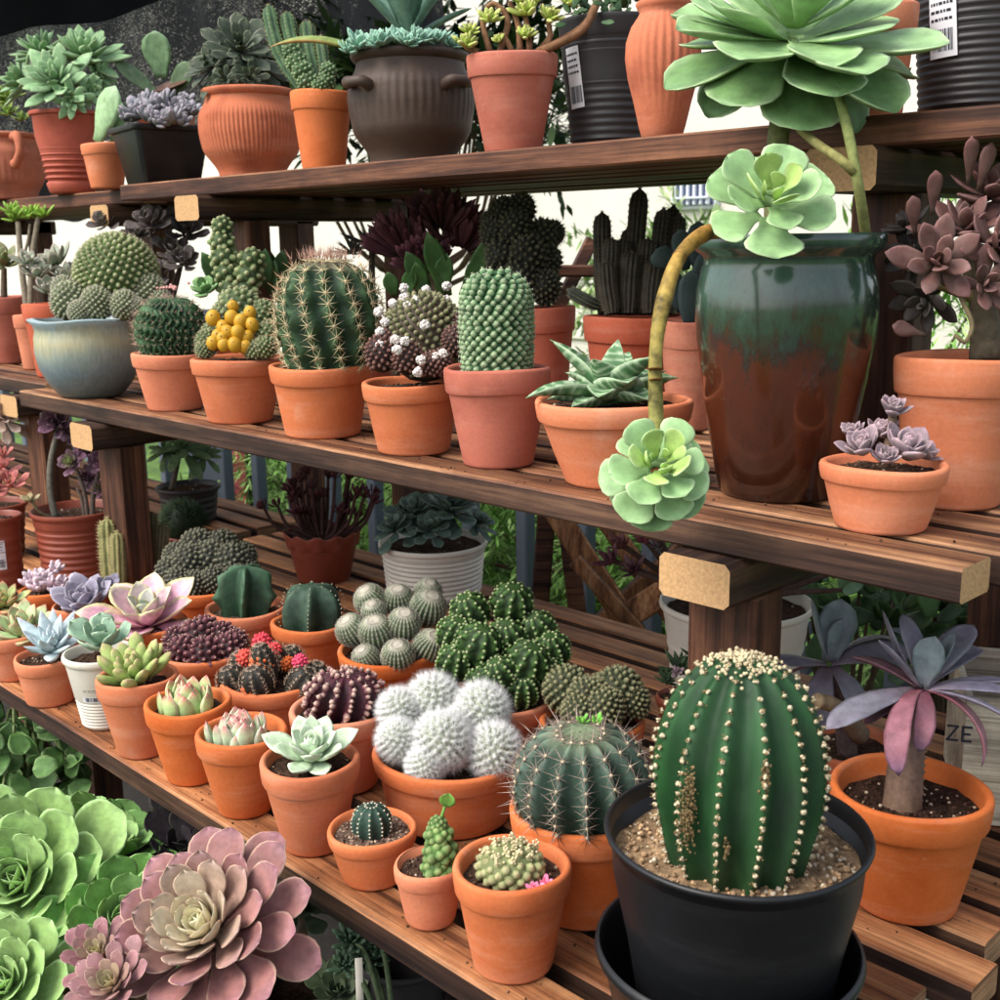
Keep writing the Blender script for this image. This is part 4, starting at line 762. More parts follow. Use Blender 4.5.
A = [rb(k, np.linspace(.1, .975, 11)) for k in range(13)]; AP = np.concatenate([a[0] for a in A]); AN = np.concatenate([a[1] for a in A])
mb = MB(); mb.inst(BALL[0], BALL[1], AP, AN, .0026, Cc('b8ad8c')); spines(mb, AP, AN, 9, .019, .0009, Cc('c8b890'), 1.2, 1, Cc('b78e70')); q = rng.normal(0, 1, (60, 3))*np.array([.02, .02, .002]); spines(mb, c+np.array([0, 0, 116*p.s])+q, q*8+UP, 3, .018, .0006, Cc('b08a78'), .4, 1); p.b(mb, 'spines', M['spine'], ca)
p = mid('M5', 'brown-green cactus mound with tufts of white wool and small dark red heads', drop=.010, nb=120)
TP, TN, ca = fuzz(p, [(424, 338, 42, 46, -.005)], '6f7350', '8f8866', '4a3c30', 'a28c78', 360, .004, 3)
fuzz(p, [(382, 354, 16, 19, .035), (392, 340, 13, 14, .02), (408, 358, 15, 17, .05), (432, 365, 13, 13, .06), (455, 342, 13, 16, .045), (440, 362, 12, 12, .06), (460, 325, 10, 12, .02)], '53342f', '8a6458', '301b18', '9c7a70', 90, .004, 3)
for (x, y, dd) in ((378, 312, .02), (385, 322, .03), (380, 332, .04), (393, 304, .02), (404, 288, .0), (404, 298, .02), (416, 300, .03), (408, 306, .03), (426, 290, -.02), (447, 286, -.02), (425, 325, .06), (395, 340, .065), (405, 341, .07), (397, 350, .075), (421, 360, .08), (418, 372, .075), (443, 354, .07), (436, 357, .07), (380, 345, .05), (446, 300, .0)):
    mb = MB(); c = p.L(x, y, dd); blob(mb, c, .0055, UP, Cc('cfc6c0')); mb.inst(BALL[0], BALL[1], c+nrm(rng.normal(0, 1, (50, 3)))*.0052, rng.normal(0, 1, (50, 3)), rng.uniform(.0012, .0024, (50, 1)), Cc('ddd4cf')*rng.uniform(.8, 1.05, (50, 1))); p.b(mb, 'wool_tuft', M['hair'])
p = mid('M6', 'upright barrel-shaped cactus covered in even green knobs, in a pinkish terracotta pot', mat='terra_pink', drop=.008)
mb = MB(); c = p.L(497, 365); r = 35*p.s; H = 108*p.s; P = []; N = []
nz, na = 22, 22
for i in range(nz):
    f = (i+.5)/nz; rr = r*(.93+.07*math.sin(min(1, f*2)*PI/2))*math.sqrt(max(.02, 1-max(0, (f-.62)/.38)**2.6)); z = H*f
    k = max(6, int(na*rr/r))
    for j in range(k):
        a = 2*PI*(j+.5*(i % 2))/k; P.append((rr*math.cos(a), rr*math.sin(a), z)); sl = max(0, (f-.62)/.38)**1.8; N.append((math.cos(a)*(1-sl*.8), math.sin(a)*(1-sl*.8), .12+sl*1.1))
P = np.array(P)+np.array([c[0], c[1], p.sz-.008]); N = nrm(np.array(N)); lathe(mb, [(.001, 0)]+[(r*.95*math.sqrt(max(.001, 1-max(0, (f-.62)/.38)**2.6)), H*f*.985) for f in np.linspace(0, 1, 16)], 24, Cc('2f5634'), (c[0], c[1], p.sz-.008))
mb.inst(DOME[0], DOME[1], P-N*.002, N, np.array([.0056, .0056, .0060])*rng.uniform(.85, 1.12, (len(P), 1)), Cc('456f47')*rng.uniform(.72, 1.15, (len(P), 1)), (DW*.7, Cc('b4bf98'))); ca = p.b(mb, 'cactus', M['skin'])
mb = MB(); spines(mb, P+N*.005, N, 4, .003, .0003, Cc('d5d8c0'), 1.1, 0); p.b(mb, 'spines', M['spine'], ca)
p = mid('M7', 'small aloe with pale banded triangular leaves in the wide low terracotta pot', False, nb=150, drop=.010)
GA, GB_ = Cc('4a7248'), Cc('b3c4a4')
def alo(t, x):
    ph = t*34+2.5*np.sin(t*9)+rng.normal(0, .5, t.shape); w = np.clip(np.sin(ph)*.9+rng.normal(0, .25, t.shape), 0, 1)*.8; w = np.maximum(w, (x > .93)*.8); return GA[None, None]+(GB_-GA)[None, None]*w[..., None]
mb = MB(); c = p.L(612, 380); c[2] = p.sz+.006
for (a, b_, u, Lp, bd, W) in ((-.9, -.3, .5, 84, -.95, 24), (-.75, .2, 1, 78, -.35, 24), (.12, .2, 1, 54, .0, 26), (-.25, -.7, .35, 48, -.6, 34), (.12, -.8, .6, 58, -.6, 34), (.4, -.3, .9, 62, -.8, 34), (-.3, -.4, .9, 50, -.4, 32), (.85, -.2, .6, 62, -.6, 30), (.8, .4, .6, 62, -.5, 28), (-.8, -.6, .1, 46, -.3, 24), (.5, -.75, .3, 50, -.5, 30), (-.6, .5, .6, 56, -.6, 24), (.3, .6, .8, 58, -.3, 26), (-.95, -.1, .25, 58, -.5, 22)):
    d = nrm((a, b_, u)); leaf(mb, c+d*.003, d, UP-d*np.dot(UP, d)+np.array([0, 0, .01]), Lp*1.1*p.s, W*1.32*p.s, 12*p.s, bd*.85, .5, 'lance', nt=34, nc=12, fn=alo)
p.b(mb, 'leaves', M['leaf'])
# ---- the glazed urn with the big hanging succulent
m, nt, b = nmat('green_over_brown_glaze'); v, rnd = objco(nt); tc = node(nt, 'ShaderNodeTexCoord'); sx = node(nt, 'ShaderNodeSeparateXYZ'); nt.links.new(tc.outputs['Object'], sx.inputs[0])
ad = node(nt, 'ShaderNodeMath', operation='MULTIPLY_ADD'); nt.links.new(noise(nt, 34, 9, objco(nt, (1, 1, .45))[0], .8), ad.inputs[0]); ad.inputs[1].default_value = .28; nt.links.new(sx.outputs['Z'], ad.inputs[2])
mr = node(nt, 'ShaderNodeMapRange'); mr.inputs['From Min'].default_value = .09; mr.inputs['From Max'].default_value = .45; nt.links.new(ad.outputs[0], mr.inputs['Value'])
cg = ramp(nt, mr.outputs[0], [(.05, lin('26130d')), (.3, lin('3e1e12')), (.52, lin('4e2515')), (.6, lin('33241d')), (.67, lin('2a382f')), (.82, lin('364f42')), (.95, lin('2a4238'))])
spk = ramp(nt, noise(nt, 95, 6, v, .8), [(.64, (0, 0, 0)), (.7, (1, 1, 1))]); mm = node(nt, 'ShaderNodeMath', operation='MULTIPLY'); mm.inputs[1].default_value = .3; nt.links.new(spk, mm.inputs[0])
cg = mix(nt, 'MIX', mm.outputs[0], cg, lin('7d8a80')); nt.links.new(cg, b.inputs['Base Color']); b.inputs['Roughness'].default_value = .2; b.inputs['Coat Weight'].default_value = .6; b.inputs['Coat Roughness'].default_value = .06; bump(nt, b, noise(nt, 40, 4, v), .12, .003); M['glaze_urn'] = m
p = Pot('M8', 'potted_succulent', 'giant pale green rosette succulent with hanging heads in a tall urn glazed green over brown', 'potted succulent', ZM, G_MID)
R, H = p.R, p.H
p.prof([(0, 0), (R*.62, 0), (R*.655, .004), (R*.70, H*.08), (R*.79, H*.25), (R*.88, H*.45), (R*.945, H*.62), (R*.96, H*.72), (R*.945, H*.8), (R*.90, H*.87), (R*.875, H*.905), (R*.90, H*.925), (R*.985, H*.945), (R, H*.962), (R, H*.985), (R*.985, H), (R*.95, H), (R*.88, H*.97), (R*.84, H*.9), (R*.85, H*.7), (0, H*.6)], 'glaze_urn', wob=lambda r, z, a: (r*(1+.006*np.sin(a*3+z*20)), z), seg=96, ri=R*.85, sharp=40); p.soil(.03, nb=60)
LG = ('7f9f6e', '8db582', '9dc090')
mb = MB(); tube(mb, [(-.012, 0, p.sz-.01), p.L(776, 170), p.L(782, 110), p.L(793, 40, .0)], [.013, .0115, .012], Cc('6f6848'), 14, 24, Cc('7d8a58')); st = p.b(mb, 'stem', M['bark'])
mb = MB(); tube(mb, [p.L(866, 236, .03), p.L(859, 190, .07), p.L(848, 132, .08), p.L(832, 70, .05)], [.006, .005], Cc('97925a'), 10, 16, Cc('86965a')); tube(mb, [p.L(854, 172, .078), p.L(838, 158, .08), p.L(812, 140, .055), p.L(784, 112, .0)], [.005, .0045], Cc('97925a'), 10, 10); p.b(mb, 'side_stem', M['bark'])
mb = MB(); tube(mb, [p.L(720, 232, .06), p.L(704, 234, .10), p.L(680, 256, .14), p.L(664, 300, .16), p.L(656, 350, .165), p.L(656, 412, .165), p.L(658, 455, .172)], [.0068, .0082, .0066, .0078, .0062, .0072, .0055], Cc('b07a34'), 12, 60, Cc('8f9450')); 
hs_ = spl([p.L(720, 232, .06), p.L(704, 234, .10), p.L(680, 256, .14), p.L(664, 300, .16), p.L(656, 350, .17), p.L(656, 412, .175)], 60)
for i in rng.integers(4, 56, 9): mb.inst(*tpl_ball(4, 12), [hs_[i]], [hs_[i+1]-hs_[i]], np.array([[.0079, .0079, .0011]])*rng.uniform(.85, 1.0), [Cc('8a5a2c')*rng.uniform(.6, 1.2)])
p.b(mb, 'hanging_stem', vcol('mottled_stem', .6, .25, .75, 60, .4, spots=.7))
def big(p, x, y, dd, ax, spec, W=.62, name='rosette', T=.055, edge='bcd2a2'):
    """spec rows: count, radius px, elevation, phase, length factor"""
    mb = MB(); B = basis(ax); c = p.L(x, y, dd)
    for (n, rp, el, ph, kw, cl) in spec:
        for i in range(n):
            a = math.radians(ph)+2*PI*i/n+rng.normal(0, .08); rad = math.cos(a)*B[0]+math.sin(a)*B[1]; e = math.radians(el)+rng.normal(0, .1); L = rp*p.s*(1+rng.normal(0, .06)); d = rad*math.cos(e)+B[2]*math.sin(e); q = [Cc(h)*rng.uniform(.9, 1.08) for h in cl]
            leaf(mb, c+rad*.008-B[2]*(.022 if el < 15 else .008 if el < 40 else 0), d, B[2]+rad*.0001, L, L*kw*rng.uniform(.92, 1.06), L*T*1.3, (.35 if el > 20 else .15 if el > -30 else .4)+rng.normal(0, .12), .22+rng.normal(0, .08), 'spoon', q[0], q[1], q[2], Cc(edge), .14, .12, 16, 14)
    return p.b(mb, name, M['leaf_gloss'])
L1_ = ('7f9e64', '8db078', '9bbc86'); L2_ = ('98b45e', 'a6c26e', 'aecb80'); L0_ = ('5a7a48', '678954', '769864')
big(p, 795, 18, .03, nrm((.03, -.42, 1)), [(6, 104, -46, 22, .76, L0_), (8, 122, -24, 0, .72, L0_), (7, 124, -6, 32, .68, L1_), (7, 102, 12, 8, .70, L1_), (6, 78, 34, 40, .70, L1_), (5, 52, 56, 10, .66, L2_), (4, 32, 76, 30, .5, L2_)])
big(p, 771, 196, .14, nrm((.0, -.85, .75)), [(6, 54, 4, 30, .9, L1_), (5, 46, 22, 65, .86, L1_), (4, 34, 48, 20, .8, L2_), (3, 20, 72, 60, .7, L2_)], T=.1)
big(p, 659, 464, .195, nrm((-.02, -.8, .62)), [(7, 42, -22, 8, .88, L0_), (7, 42, 0, 28, .88, L1_), (6, 37, 20, 5, .84, L1_), (5, 30, 40, 40, .74, L2_), (4, 22, 58, 10, .56, L2_), (3, 14, 76, 50, .45, L2_)], T=.14)
p = mid('M9', 'lilac-grey rosette offsets in the small low terracotta pot below the urn', False, drop=.010, nb=130)
PR = ('6d5c60', '91808a', 'a88c98')
for (x, y, r, dd, ax) in ((905, 442, 36, .02, (.2, -.4, 1)), (862, 440, 28, .03, (-.3, -.4, 1)), (893, 402, 23, .0, (.1, -.3, 1)), (881, 424, 22, -.01, (0, -.2, 1)), (853, 424, 18, .0, (-.3, -.2, 1)), (885, 450, 20, .04, (0, -.5, 1)), (925, 446, 20, .0, (.5, -.3, 1))):
    ros(p, x, y+9, r, dd, ax, n=20, W=.66, T=.12, e0=84, e1=14, cols=('7d7462', '8f7d84', 'b3929a'), edge='b39aa2', shape='ovate', bend=.7, cup=.35)
mb = MB(); tube(mb, [p.L(888, 450), p.L(892, 425), p.L(893, 408)], [.005, .004], Cc('6a5648'), 7); p.b(mb, 'stem', M['bark'])
p = mid('M10', 'tall purple-brown fleshy succulent with a thick trunk in a large terracotta pot', False, drop=.014, nb=120)
mb = MB(); tube(mb, [p.L(985, 360), p.L(984, 310), p.L(972, 260), p.L(968, 235)], [.016, .013, .010], Cc('5c5142'), 12); tube(mb, [p.L(983, 300), p.L(945, 285), p.L(930, 280)], [.008, .006], Cc('7d6f4a'), 9); tube(mb, [p.L(984, 300), p.L(1005, 260), p.L(1010, 220)], [.009, .007], Cc('6a5a48'), 9)
tube(mb, [p.L(950, 272, .04), p.L(962, 300, .05), p.L(972, 325, .05), p.L(965, 342, .05), p.L(955, 335, .05)], [.003, .002], Cc('75674c'), 7); p.b(mb, 'trunk', M['bark'])
PB = ('56443a', '65443f', '78504f'); PDK = ('3a3430', '443c3a', '554a48')
for (x, y, r, dd, ax, n, cl) in ((938, 262, 46, .05, (-.3, -.9, .3), 13, PB), (965, 225, 52, .02, (-.1, -.5, 1), 13, PB), (992, 190, 50, .0, (.1, -.3, 1), 13, PB), (1000, 245, 48, .04, (.3, -.8, .4), 13, PB), (915, 255, 40, -.03, (-.8, -.5, .2), 12, PDK), (925, 300, 40, -.02, (-.6, -.6, -.3), 11, PDK), (985, 285, 36, .05, (.0, -.9, .1), 10, PB), (905, 225, 30, -.03, (-.6, -.2, .8), 9, PDK)):
    ros(p, x, y, r, dd, ax, n=n+2, W=.50, T=.16, e0=76, e1=-5, cols=cl, edge=None if cl is PDK else '8a6664', shape='ovate', bend=.45, cup=.15, nt=10)
mb = MB()
for (x, y, a, u, L) in ((915, 235, -.25, 1, 40), (932, 215, -.1, 1, 44), (968, 185, -.1, 1, 48), (978, 190, .1, 1, 46), (925, 335, -1, .25, 40)): leaf(mb, p.L(x, y, .02), nrm((a, -.2, u)), (0, -1, .2), L*p.s, 16*p.s, 8*p.s, .2, .2, 'spoon', *[Cc(q) for q in PB])
p.b(mb, 'leaves', M['leaf'])
# ---- back row of the middle shelf
POT['B2'] = (-1.90, 1.40, .058, .12, .7)
p = mid('B1', 'dark brownish rosettes on tall stems in shade behind the glazed bowl', False, 'brick_plastic', nb=0)
mb = MB(); 
for (x, y) in ((150, 228), (172, 245), (182, 262), (160, 270), (188, 232)): tube(mb, [p.L(165, 322), p.L((x+165)/2, 285), p.L(x, y)], [.006, .004], Cc('4a3c36'), 7)
p.b(mb, 'stems', M['bark'])
for (x, y, r, dd) in ((150, 222, 24, .02), (172, 250, 22, .0), (184, 262, 20, .04), (160, 272, 20, .03), (186, 232, 24, -.03), (138, 235, 20, -.02), (105, 222, 20, -.04), (172, 222, 22, -.05)):
    ros(p, x, y, r, dd, (rng.normal(0, .3), -.7, .8), n=22, W=.6, T=.08, cols=('4c4340', '5c5250', '6c5f60'), shape='spoon', e1=0)
p = mid('B2', 'upright glossy green oval leaves between the lumpy column and the big spiny globe', False, 'brick_plastic', nb=0)
mb = MB()
for i in range(18): x = 266+rng.normal(0, 12); leaf(mb, p.L(x, 300, rng.normal(0, .02)), nrm((rng.normal(0, .35), -.2, 1)), (0, -1, .2), 52*p.s*rng.uniform(.6, 1.15), 20*p.s, 3*p.s, .2, .3, 'ovate', Cc('2c4a28'), Cc('385c30'), Cc('507544'))
p.b(mb, 'leaves', M['leaf_gloss'])
p = mid('B3', 'dark purple fan-crested aeonium above pointed green leaves behind the woolly mound', False, 'terra_old', nb=0)
mb = MB(); TP = []
for (x, y, w, h, ax, dd) in ((412, 240, 40, 52, (-.55, -.2, 1), 0), (442, 218, 34, 46, (.05, -.3, 1), .02), (458, 236, 34, 48, (.45, -.2, 1), .0), (425, 255, 30, 34, (-.2, -.5, .8), .03)):
    A = basis(nrm(ax)); c = p.L(x, y+h*.45, dd)
    for i in range(64):
        a = rng.normal(0, .42); d = nrm(A[2]*math.cos(a)+np.array([1, 0, 0])*math.sin(a)*1.0+np.array([0, rng.normal(0, .22), 0])); k = rng.uniform(.6, 1.2)
        leaf(mb, c+d*h*.25*p.s, d, (0, -1, .3), h*p.s*rng.uniform(.65, .95), 7*p.s, 2*p.s, rng.normal(.1, .2), .2, 'spoon', Cc('3a2229')*k, Cc('553039')*k, Cc('7d4653')*k, nt=6, nc=6)
p.b(mb, 'crest', M['leaf_dark'])
mb = MB()
for (x, a, u, L, W) in ((448, -.3, 1, 66, 22), (462, .5, .9, 70, 18), (430, -.5, 1, 50, 20), (470, .2, 1, 40, 18), (440, .2, 1, 44, 20), (425, -.2, .8, 36, 18), (395, -.2, .8, 26, 16), (405, .3, .8, 30, 16)): leaf(mb, p.L(x, 296, .06), nrm((a, -.25, u)), (0, -1, .2), L*p.s, W*p.s, 3*p.s, .15, .35, 'ovate', Cc('33552c'), Cc('406a36'), Cc('587f48'))
p.b(mb, 'leaves', M['leaf_gloss']); ros(p, 438, 254, 8, .06, (0, -.4, 1), n=9, cols=('c8c4b8', 'd2cec2', 'dad6cc'), name='flower'); p.soil(.012, nb=0)
p = mid('B3b', 'small dark spiky rosette silhouetted behind the top of the big spiny globe', False, 'brick_plastic', nb=0)
for (x, y, r) in ((372, 242, 34), (352, 250, 24), (392, 252, 26)): ros(p, x, y, r, 0, (0, -.3, 1), n=26, W=.16, T=.08, e0=85, e1=10, cols=('2c2f2c', '383a38', '504648'), shape='lance', bend=.1)
mb = MB(); tube(mb, [p.L(372, 316), p.L(372, 280), p.L(372, 250)], [.008, .006], Cc('3c362e'), 7); p.b(mb, 'stem', M['bark'])
p = mid('B4', 'dark crested cactus with frilly brain-like fans in a terracotta pot behind the knobby barrel', True, 'terra_pink', nb=0)
mb = MB(); sp = MB(); TP = []; TN = []
for (x, y, r, ax, dd) in ((504, 214, 15, (-.2, -.2, 1), 0), (520, 210, 15, (.1, -.2, 1), 0), (497, 235, 16, (-.4, -.2, 1), .01), (515, 232, 18, (0, -.4, 1), .02), (540, 238, 17, (.5, -.2, 1), 0), (552, 234, 12, (.6, 0, 1), -.01), (504, 258, 18, (-.3, -.4, 1), .02), (528, 258, 20, (.2, -.5, 1), .03), (545, 262, 16, (.5, -.3, 1), .01), (520, 282, 20, (0, -.5, 1), .03), (545, 288, 16, (.3, -.5, 1), .03), (500, 282, 14, (-.3, -.4, 1), .02), (492, 222, 10, (-.4, -.2, 1), 0)):
    a, b = tuberc(mb, p.L(x, y, dd), r*p.s, nrm(ax), r*p.s*1.15, 110, None, Cc('33362a'), Cc('646048'), Cc('1d1f16'), -.8); TP.append(a); TN.append(b)
ca = p.b(mb, 'cactus', M['skin']); spines(sp, np.concatenate(TP), np.concatenate(TN), 3, .006, .0004, Cc('6e6850'), 1., 1); p.b(sp, 'spines', M['spine'], ca); p.soil(.01, nb=0)
p = mid('B5', 'cluster of tall dark finger-like column cacti in a pinkish terracotta pot beside the urn', True, 'terra_pink', nb=0, drop=.01)
mb = MB(); sp = MB()
for (bx, tx, ty, r, dd) in ((605, 602, 212, 9, .0), (612, 612, 238, 9, .03), (620, 623, 238, 9, .02), (632, 640, 188, 9.5, .0), (628, 632, 252, 10, .04), (642, 648, 238, 9, .03), (655, 664, 208, 9, .0), (662, 674, 205, 8, -.02), (668, 680, 214, 8, .0), (650, 655, 262, 9, .05), (612, 606, 262, 9, .05), (666, 672, 250, 9, .03), (625, 628, 228, 7, -.02)): column(mb, sp, [p.L(bx, 314, dd), p.L((bx+tx)/2-1, (314+ty)/2, dd), p.L(tx, ty, dd)], r*p.s, 12, '40392c', '28251c', 3, .0045, '6e6450')
column(mb, sp, [p.L(600, 306, .02), p.L(585, 300, .03), p.L(568, 290, .03)], 6*p.s, 10, '4a5244', '343c30', 3, .004, '8a8470'); ca = p.b(mb, 'cactus', M['skin']); p.b(sp, 'spines', M['spine'], ca)
p = mid('B6', 'blue-grey opuntia with flat round pads between the finger cacti and the urn', True, 'terra_old', nb=0)
mb = MB()
for (x, y, w, h, a, u) in ((697, 246, 24, 46, .0, 1), (664, 256, 25, 22, -.6, .8), (683, 250, 22, 40, -.2, 1), (690, 300, 28, 56, 0, 1), (700, 272, 22, 44, .3, 1), (676, 290, 22, 44, -.3, 1)): leaf(mb, p.L(x-a*h*.4, y+h*.5, .02), nrm((a, 0, u)), (.2, -1, 0), h*p.s, w*p.s, 6*p.s, .05, 0, 'round', Cc('2e3a3a'), Cc('364543'), Cc('465450'))
p.b(mb, 'pads', M['leaf_dark'])
# ---- neighbouring stand
p = mid('M0a', 'brown-green rosette on a short stem at the far left of the middle shelf', False, 'terra_pink', nb=0)
ros(p, 4, 262, 26, .03, (.1, -.6, 1), n=16, W=.5, T=.12, cols=('66704a', '7d8458', '8f7a60'), shape='ovate'); mb = MB(); tube(mb, [p.L(4, 298), p.L(4, 268)], [.009, .007], Cc('5c4c3c'), 8); p.b(mb, 'stem', M['bark'])
p = mid('M0b', 'narrow terracotta pot with a bare twin-stemmed succulent tipped in bright green', False, nb=0)
mb = MB(); tube(mb, [p.L(28, 316), p.L(22, 270), p.L(18, 222)], [.008, .006], Cc('857a68'), 9); tube(mb, [p.L(30, 316), p.L(32, 262), p.L(38, 218)], [.008, .006], Cc('857a68'), 9); tube(mb, [p.L(22, 262), p.L(28, 240), p.L(30, 224)], [.004, .003], Cc('857a68'), 7); p.b(mb, 'stem', M['bark'])
mb = MB()
for (x, y) in ((10, 210), (18, 214), (26, 216), (36, 216), (43, 214), (32, 212), (14, 218)): rosette(mb, p.L(x, y, rng.normal(0, .01)), (rng.normal(0, .4), -.2, 1), .034, 12, .26, .2, 85, 25, ('7fa838', '90b846', 'a2c658'), shape='fat', bend=.2, cup=0)
p.b(mb, 'leaves', M['leaf'])
p = mid('M0c', 'pale grey and pink rosettes crowding the terracotta pot left of the glazed bowl', False, 'terra_pink', nb=0)
for (x, y, r, dd) in ((38, 275, 24, .0), (55, 262, 26, -.02), (48, 290, 20, .04), (66, 276, 22, .0), (28, 262, 18, 0), (62, 292, 14, .04)): ros(p, x, y, r, dd, (rng.normal(0, .3), -.5, 1), n=16, W=.6, T=.1, cols=('7d8a70', '96a08a', 'a38c86'), edge='b09a94', shape='ovate')
# ================================================================== TOP SHELF
def top(key, label, cactus=False): return Pot(key, 'potted_cactus' if cactus else 'potted_succulent', label, 'potted cactus' if cactus else 'potted succulent', ZT, G_TOP)
def belly(p, mat, nz=.0, grooves=0, gz=(.3, .7), neck=.88, full=1.06, fullz=.5, ga=.012, rim=.10, slant=0.):
    R, H = p.R, p.H; rb = R*p.ra; zz = np.linspace(0, 1, 40); ctrl_z = [0, .08, .28, fullz, .72, .84, .90]; ctrl_r = [rb/R, rb/R*1.04, .93*full, full, full*.985, neck*1.02, neck]
    r = np.interp(zz*.9, ctrl_z, ctrl_r); k = np.ones(5)/5; rs = np.convolve(np.pad(r, 2, 'edge'), k, 'valid')
    pr = [(0, 0), (rb-.003, 0)]+[(R*a, H*.9*z+.002) for a, z in zip(rs, zz)]+[(R*(neck+.05), H*.925), (R*.985, H*.95), (R, H*.97), (R*.99, H*.99), (R*.955, H), (R*.9, H*.985), (R*(neck-.06), H*.9), (R*full*.9, H*.6), (0, H*.5)]
    wob = (lambda r, z, a: (r*(1+ga*np.sign(np.sin(grooves*a+slant*z/H))*np.abs(np.sin(grooves*a+slant*z/H))**.6*np.exp(-(((z/H)-(gz[0]+gz[1])/2)/((gz[1]-gz[0])*.5))**4)*(r > .3*R)), z)) if grooves else None
    return p.prof(pr, mat, wob=wob, seg=max(72, grooves*6), ri=R*(neck-.07), sharp=60)
def loop(p, pts, r, name='handle', mat='terra_old'):
    mb = MB(); tube(mb, pts, [r*1.3, r, r*1.3], (.5, .5, .5), 10, 18); p.b(mb, name, M[mat], p.pot)
p = belly(top('T1', 'round terracotta pot with a loop handle and small green rosettes, far left up top'), 'terra_old', grooves=40, gz=(.25, .6), ga=.006); p.soil(.02, nb=0)
loop(p, [p.L(14, 137, .075), p.L(17, 136, .105), p.L(20, 150, .115), p.L(17, 162, .10), p.L(15, 164, .09)], .010)
for (x, y, r, dd) in ((2, 100, 24, 0), (12, 94, 16, .02), (-10, 95, 20, 0), (8, 112, 14, .05), (22, 118, 12, .05)): ros(p, x, y, r, dd, (0, -.5, 1), n=18, W=.36, T=.16, cols=('6a8438', '7c9646', '98a85c'), shape='fat')
p = top('T2', 'pale green rosettes spilling over a red ridged pot on the top shelf').ringed('brick_plastic', 10, .003, .008); p.pot.data.materials[0] = plain('red_ridged_clay', 'a8523f', .6, .3, .12); p.soil(.012, nb=0)
PGc = ('6f9166', '82a577', '9ab886')
for (x, y, r, dd, ax, n) in ((86, 52, 44, .0, (.25, -.55, 1), 26), (56, 80, 42, .07, (-.1, -.9, .6), 24), (40, 48, 32, -.02, (-.2, -.4, 1), 20), (18, 80, 30, .0, (-.9, -.5, .5), 16), (72, 100, 22, .09, (.1, -1, -.2), 12), (100, 75, 22, .0, (.9, -.5, .2), 16), (90, 90, 18, .06, (.5, -.8, 0), 12)): ros(p, x, y, r, dd, ax, n=n+8, W=.40, T=.14, e0=84, e1=-6, cols=PGc, edge='a9bd94', ew=.15, shape='ovate', cup=.2, bend=.3, nt=9)
p = top('T3', 'single thick paddle-shaped pale green leaf in the little terracotta pot on the top shelf').classic('terra').soil(.008, nb=0)
mb = MB(); leaf(mb, p.L(98, 142, .01), nrm((.5, -.1, 1)), (-.4, -1, .2), 58*p.s, 32*p.s, 9*p.s, .1, .1, 'strap', Cc('8aa878'), Cc('98b888'), Cc('a3c094')); leaf(mb, p.L(114, 142, .0), nrm((.25, .1, 1)), (-.3, -1, .2), 40*p.s, 20*p.s, 9*p.s, .1, .1, 'strap', Cc('7d9c6e'), Cc('8aab7c'), Cc('98b68a')); p.b(mb, 'leaves', M['leaf'])
p = top('T4', 'grey-lilac rosettes filling a black square planter on the top shelf'); R, H = p.R*.86, p.H; mb = MB()
def sq(h, z, k=.012):
    o = []
    for sx_, sy_ in ((1, 1), (-1, 1), (-1, -1), (1, -1)):
        for a in np.linspace(0, PI/2, 5):
            a0 = {(1, 1): 0, (-1, 1): PI/2, (-1, -1): PI, (1, -1): 1.5*PI}[(sx_, sy_)]+a; o.append((sx_*(h-k)+k*math.cos(a0), sy_*(h-k)+k*math.sin(a0), z))
    return o
G = np.array([sq(.005, 0, .001), sq(R*.66, 0), sq(R*.70, .004), sq(R*.90, H*.86), sq(R*.905, H*.9), sq(R*.99, H*.905), sq(R, H*.925), sq(R, H*.985), sq(R*.985, H), sq(R*.93, H), sq(R*.91, H*.985), sq(R*.68, .006), sq(.005, .006, .001)])
ca_ = math.cos(.62); sa_ = math.sin(.62); G = np.stack([G[..., 0]*ca_-G[..., 1]*sa_, G[..., 0]*sa_+G[..., 1]*ca_, G[..., 2]], -1); mb.grid(G); p.pot = p.b(mb, 'pot', M['black_plastic'], sharp=35); p.ri = R*.9
mb = MB(); g = np.array([sq(R*.90*f, H*.93) for f in (1, .6, .05)]); mb.grid(np.stack([g[..., 0]*ca_-g[..., 1]*sa_, g[..., 0]*sa_+g[..., 1]*ca_, g[..., 2]+rng.normal(0, .001, g.shape[:2])], -1), Cc('4a3c32')); p.b(mb, 'soil', M['soil'])
for (x, y, r, dd) in ((138, 112, 20, .05), (158, 106, 20, .06), (176, 112, 20, .05), (150, 118, 18, .09), (170, 120, 18, .09), (190, 112, 17, .03), (146, 102, 16, .0), (166, 99, 16, .0), (184, 102, 16, -.01), (128, 118, 14, .05), (158, 122, 14, .1), (182, 122, 13, .08)): ros(p, x, y, r, dd, (rng.normal(0, .3), -.55, 1), n=18, W=.54, T=.26, e0=85, e1=18, cols=('6f7a66', '84848a', 'a0929c'), shape='fat', cup=.05, bend=.4)
p = top('T5', 'kalanchoe with large grey-green paddle leaves behind the black square planter').classic('brick_plastic').soil(.012, nb=0)
mb = MB(); c = p.L(160, 96); tube(mb, [(0, 0, p.sz-.005), c], [.01, .008], Cc('5c5242'), 8)
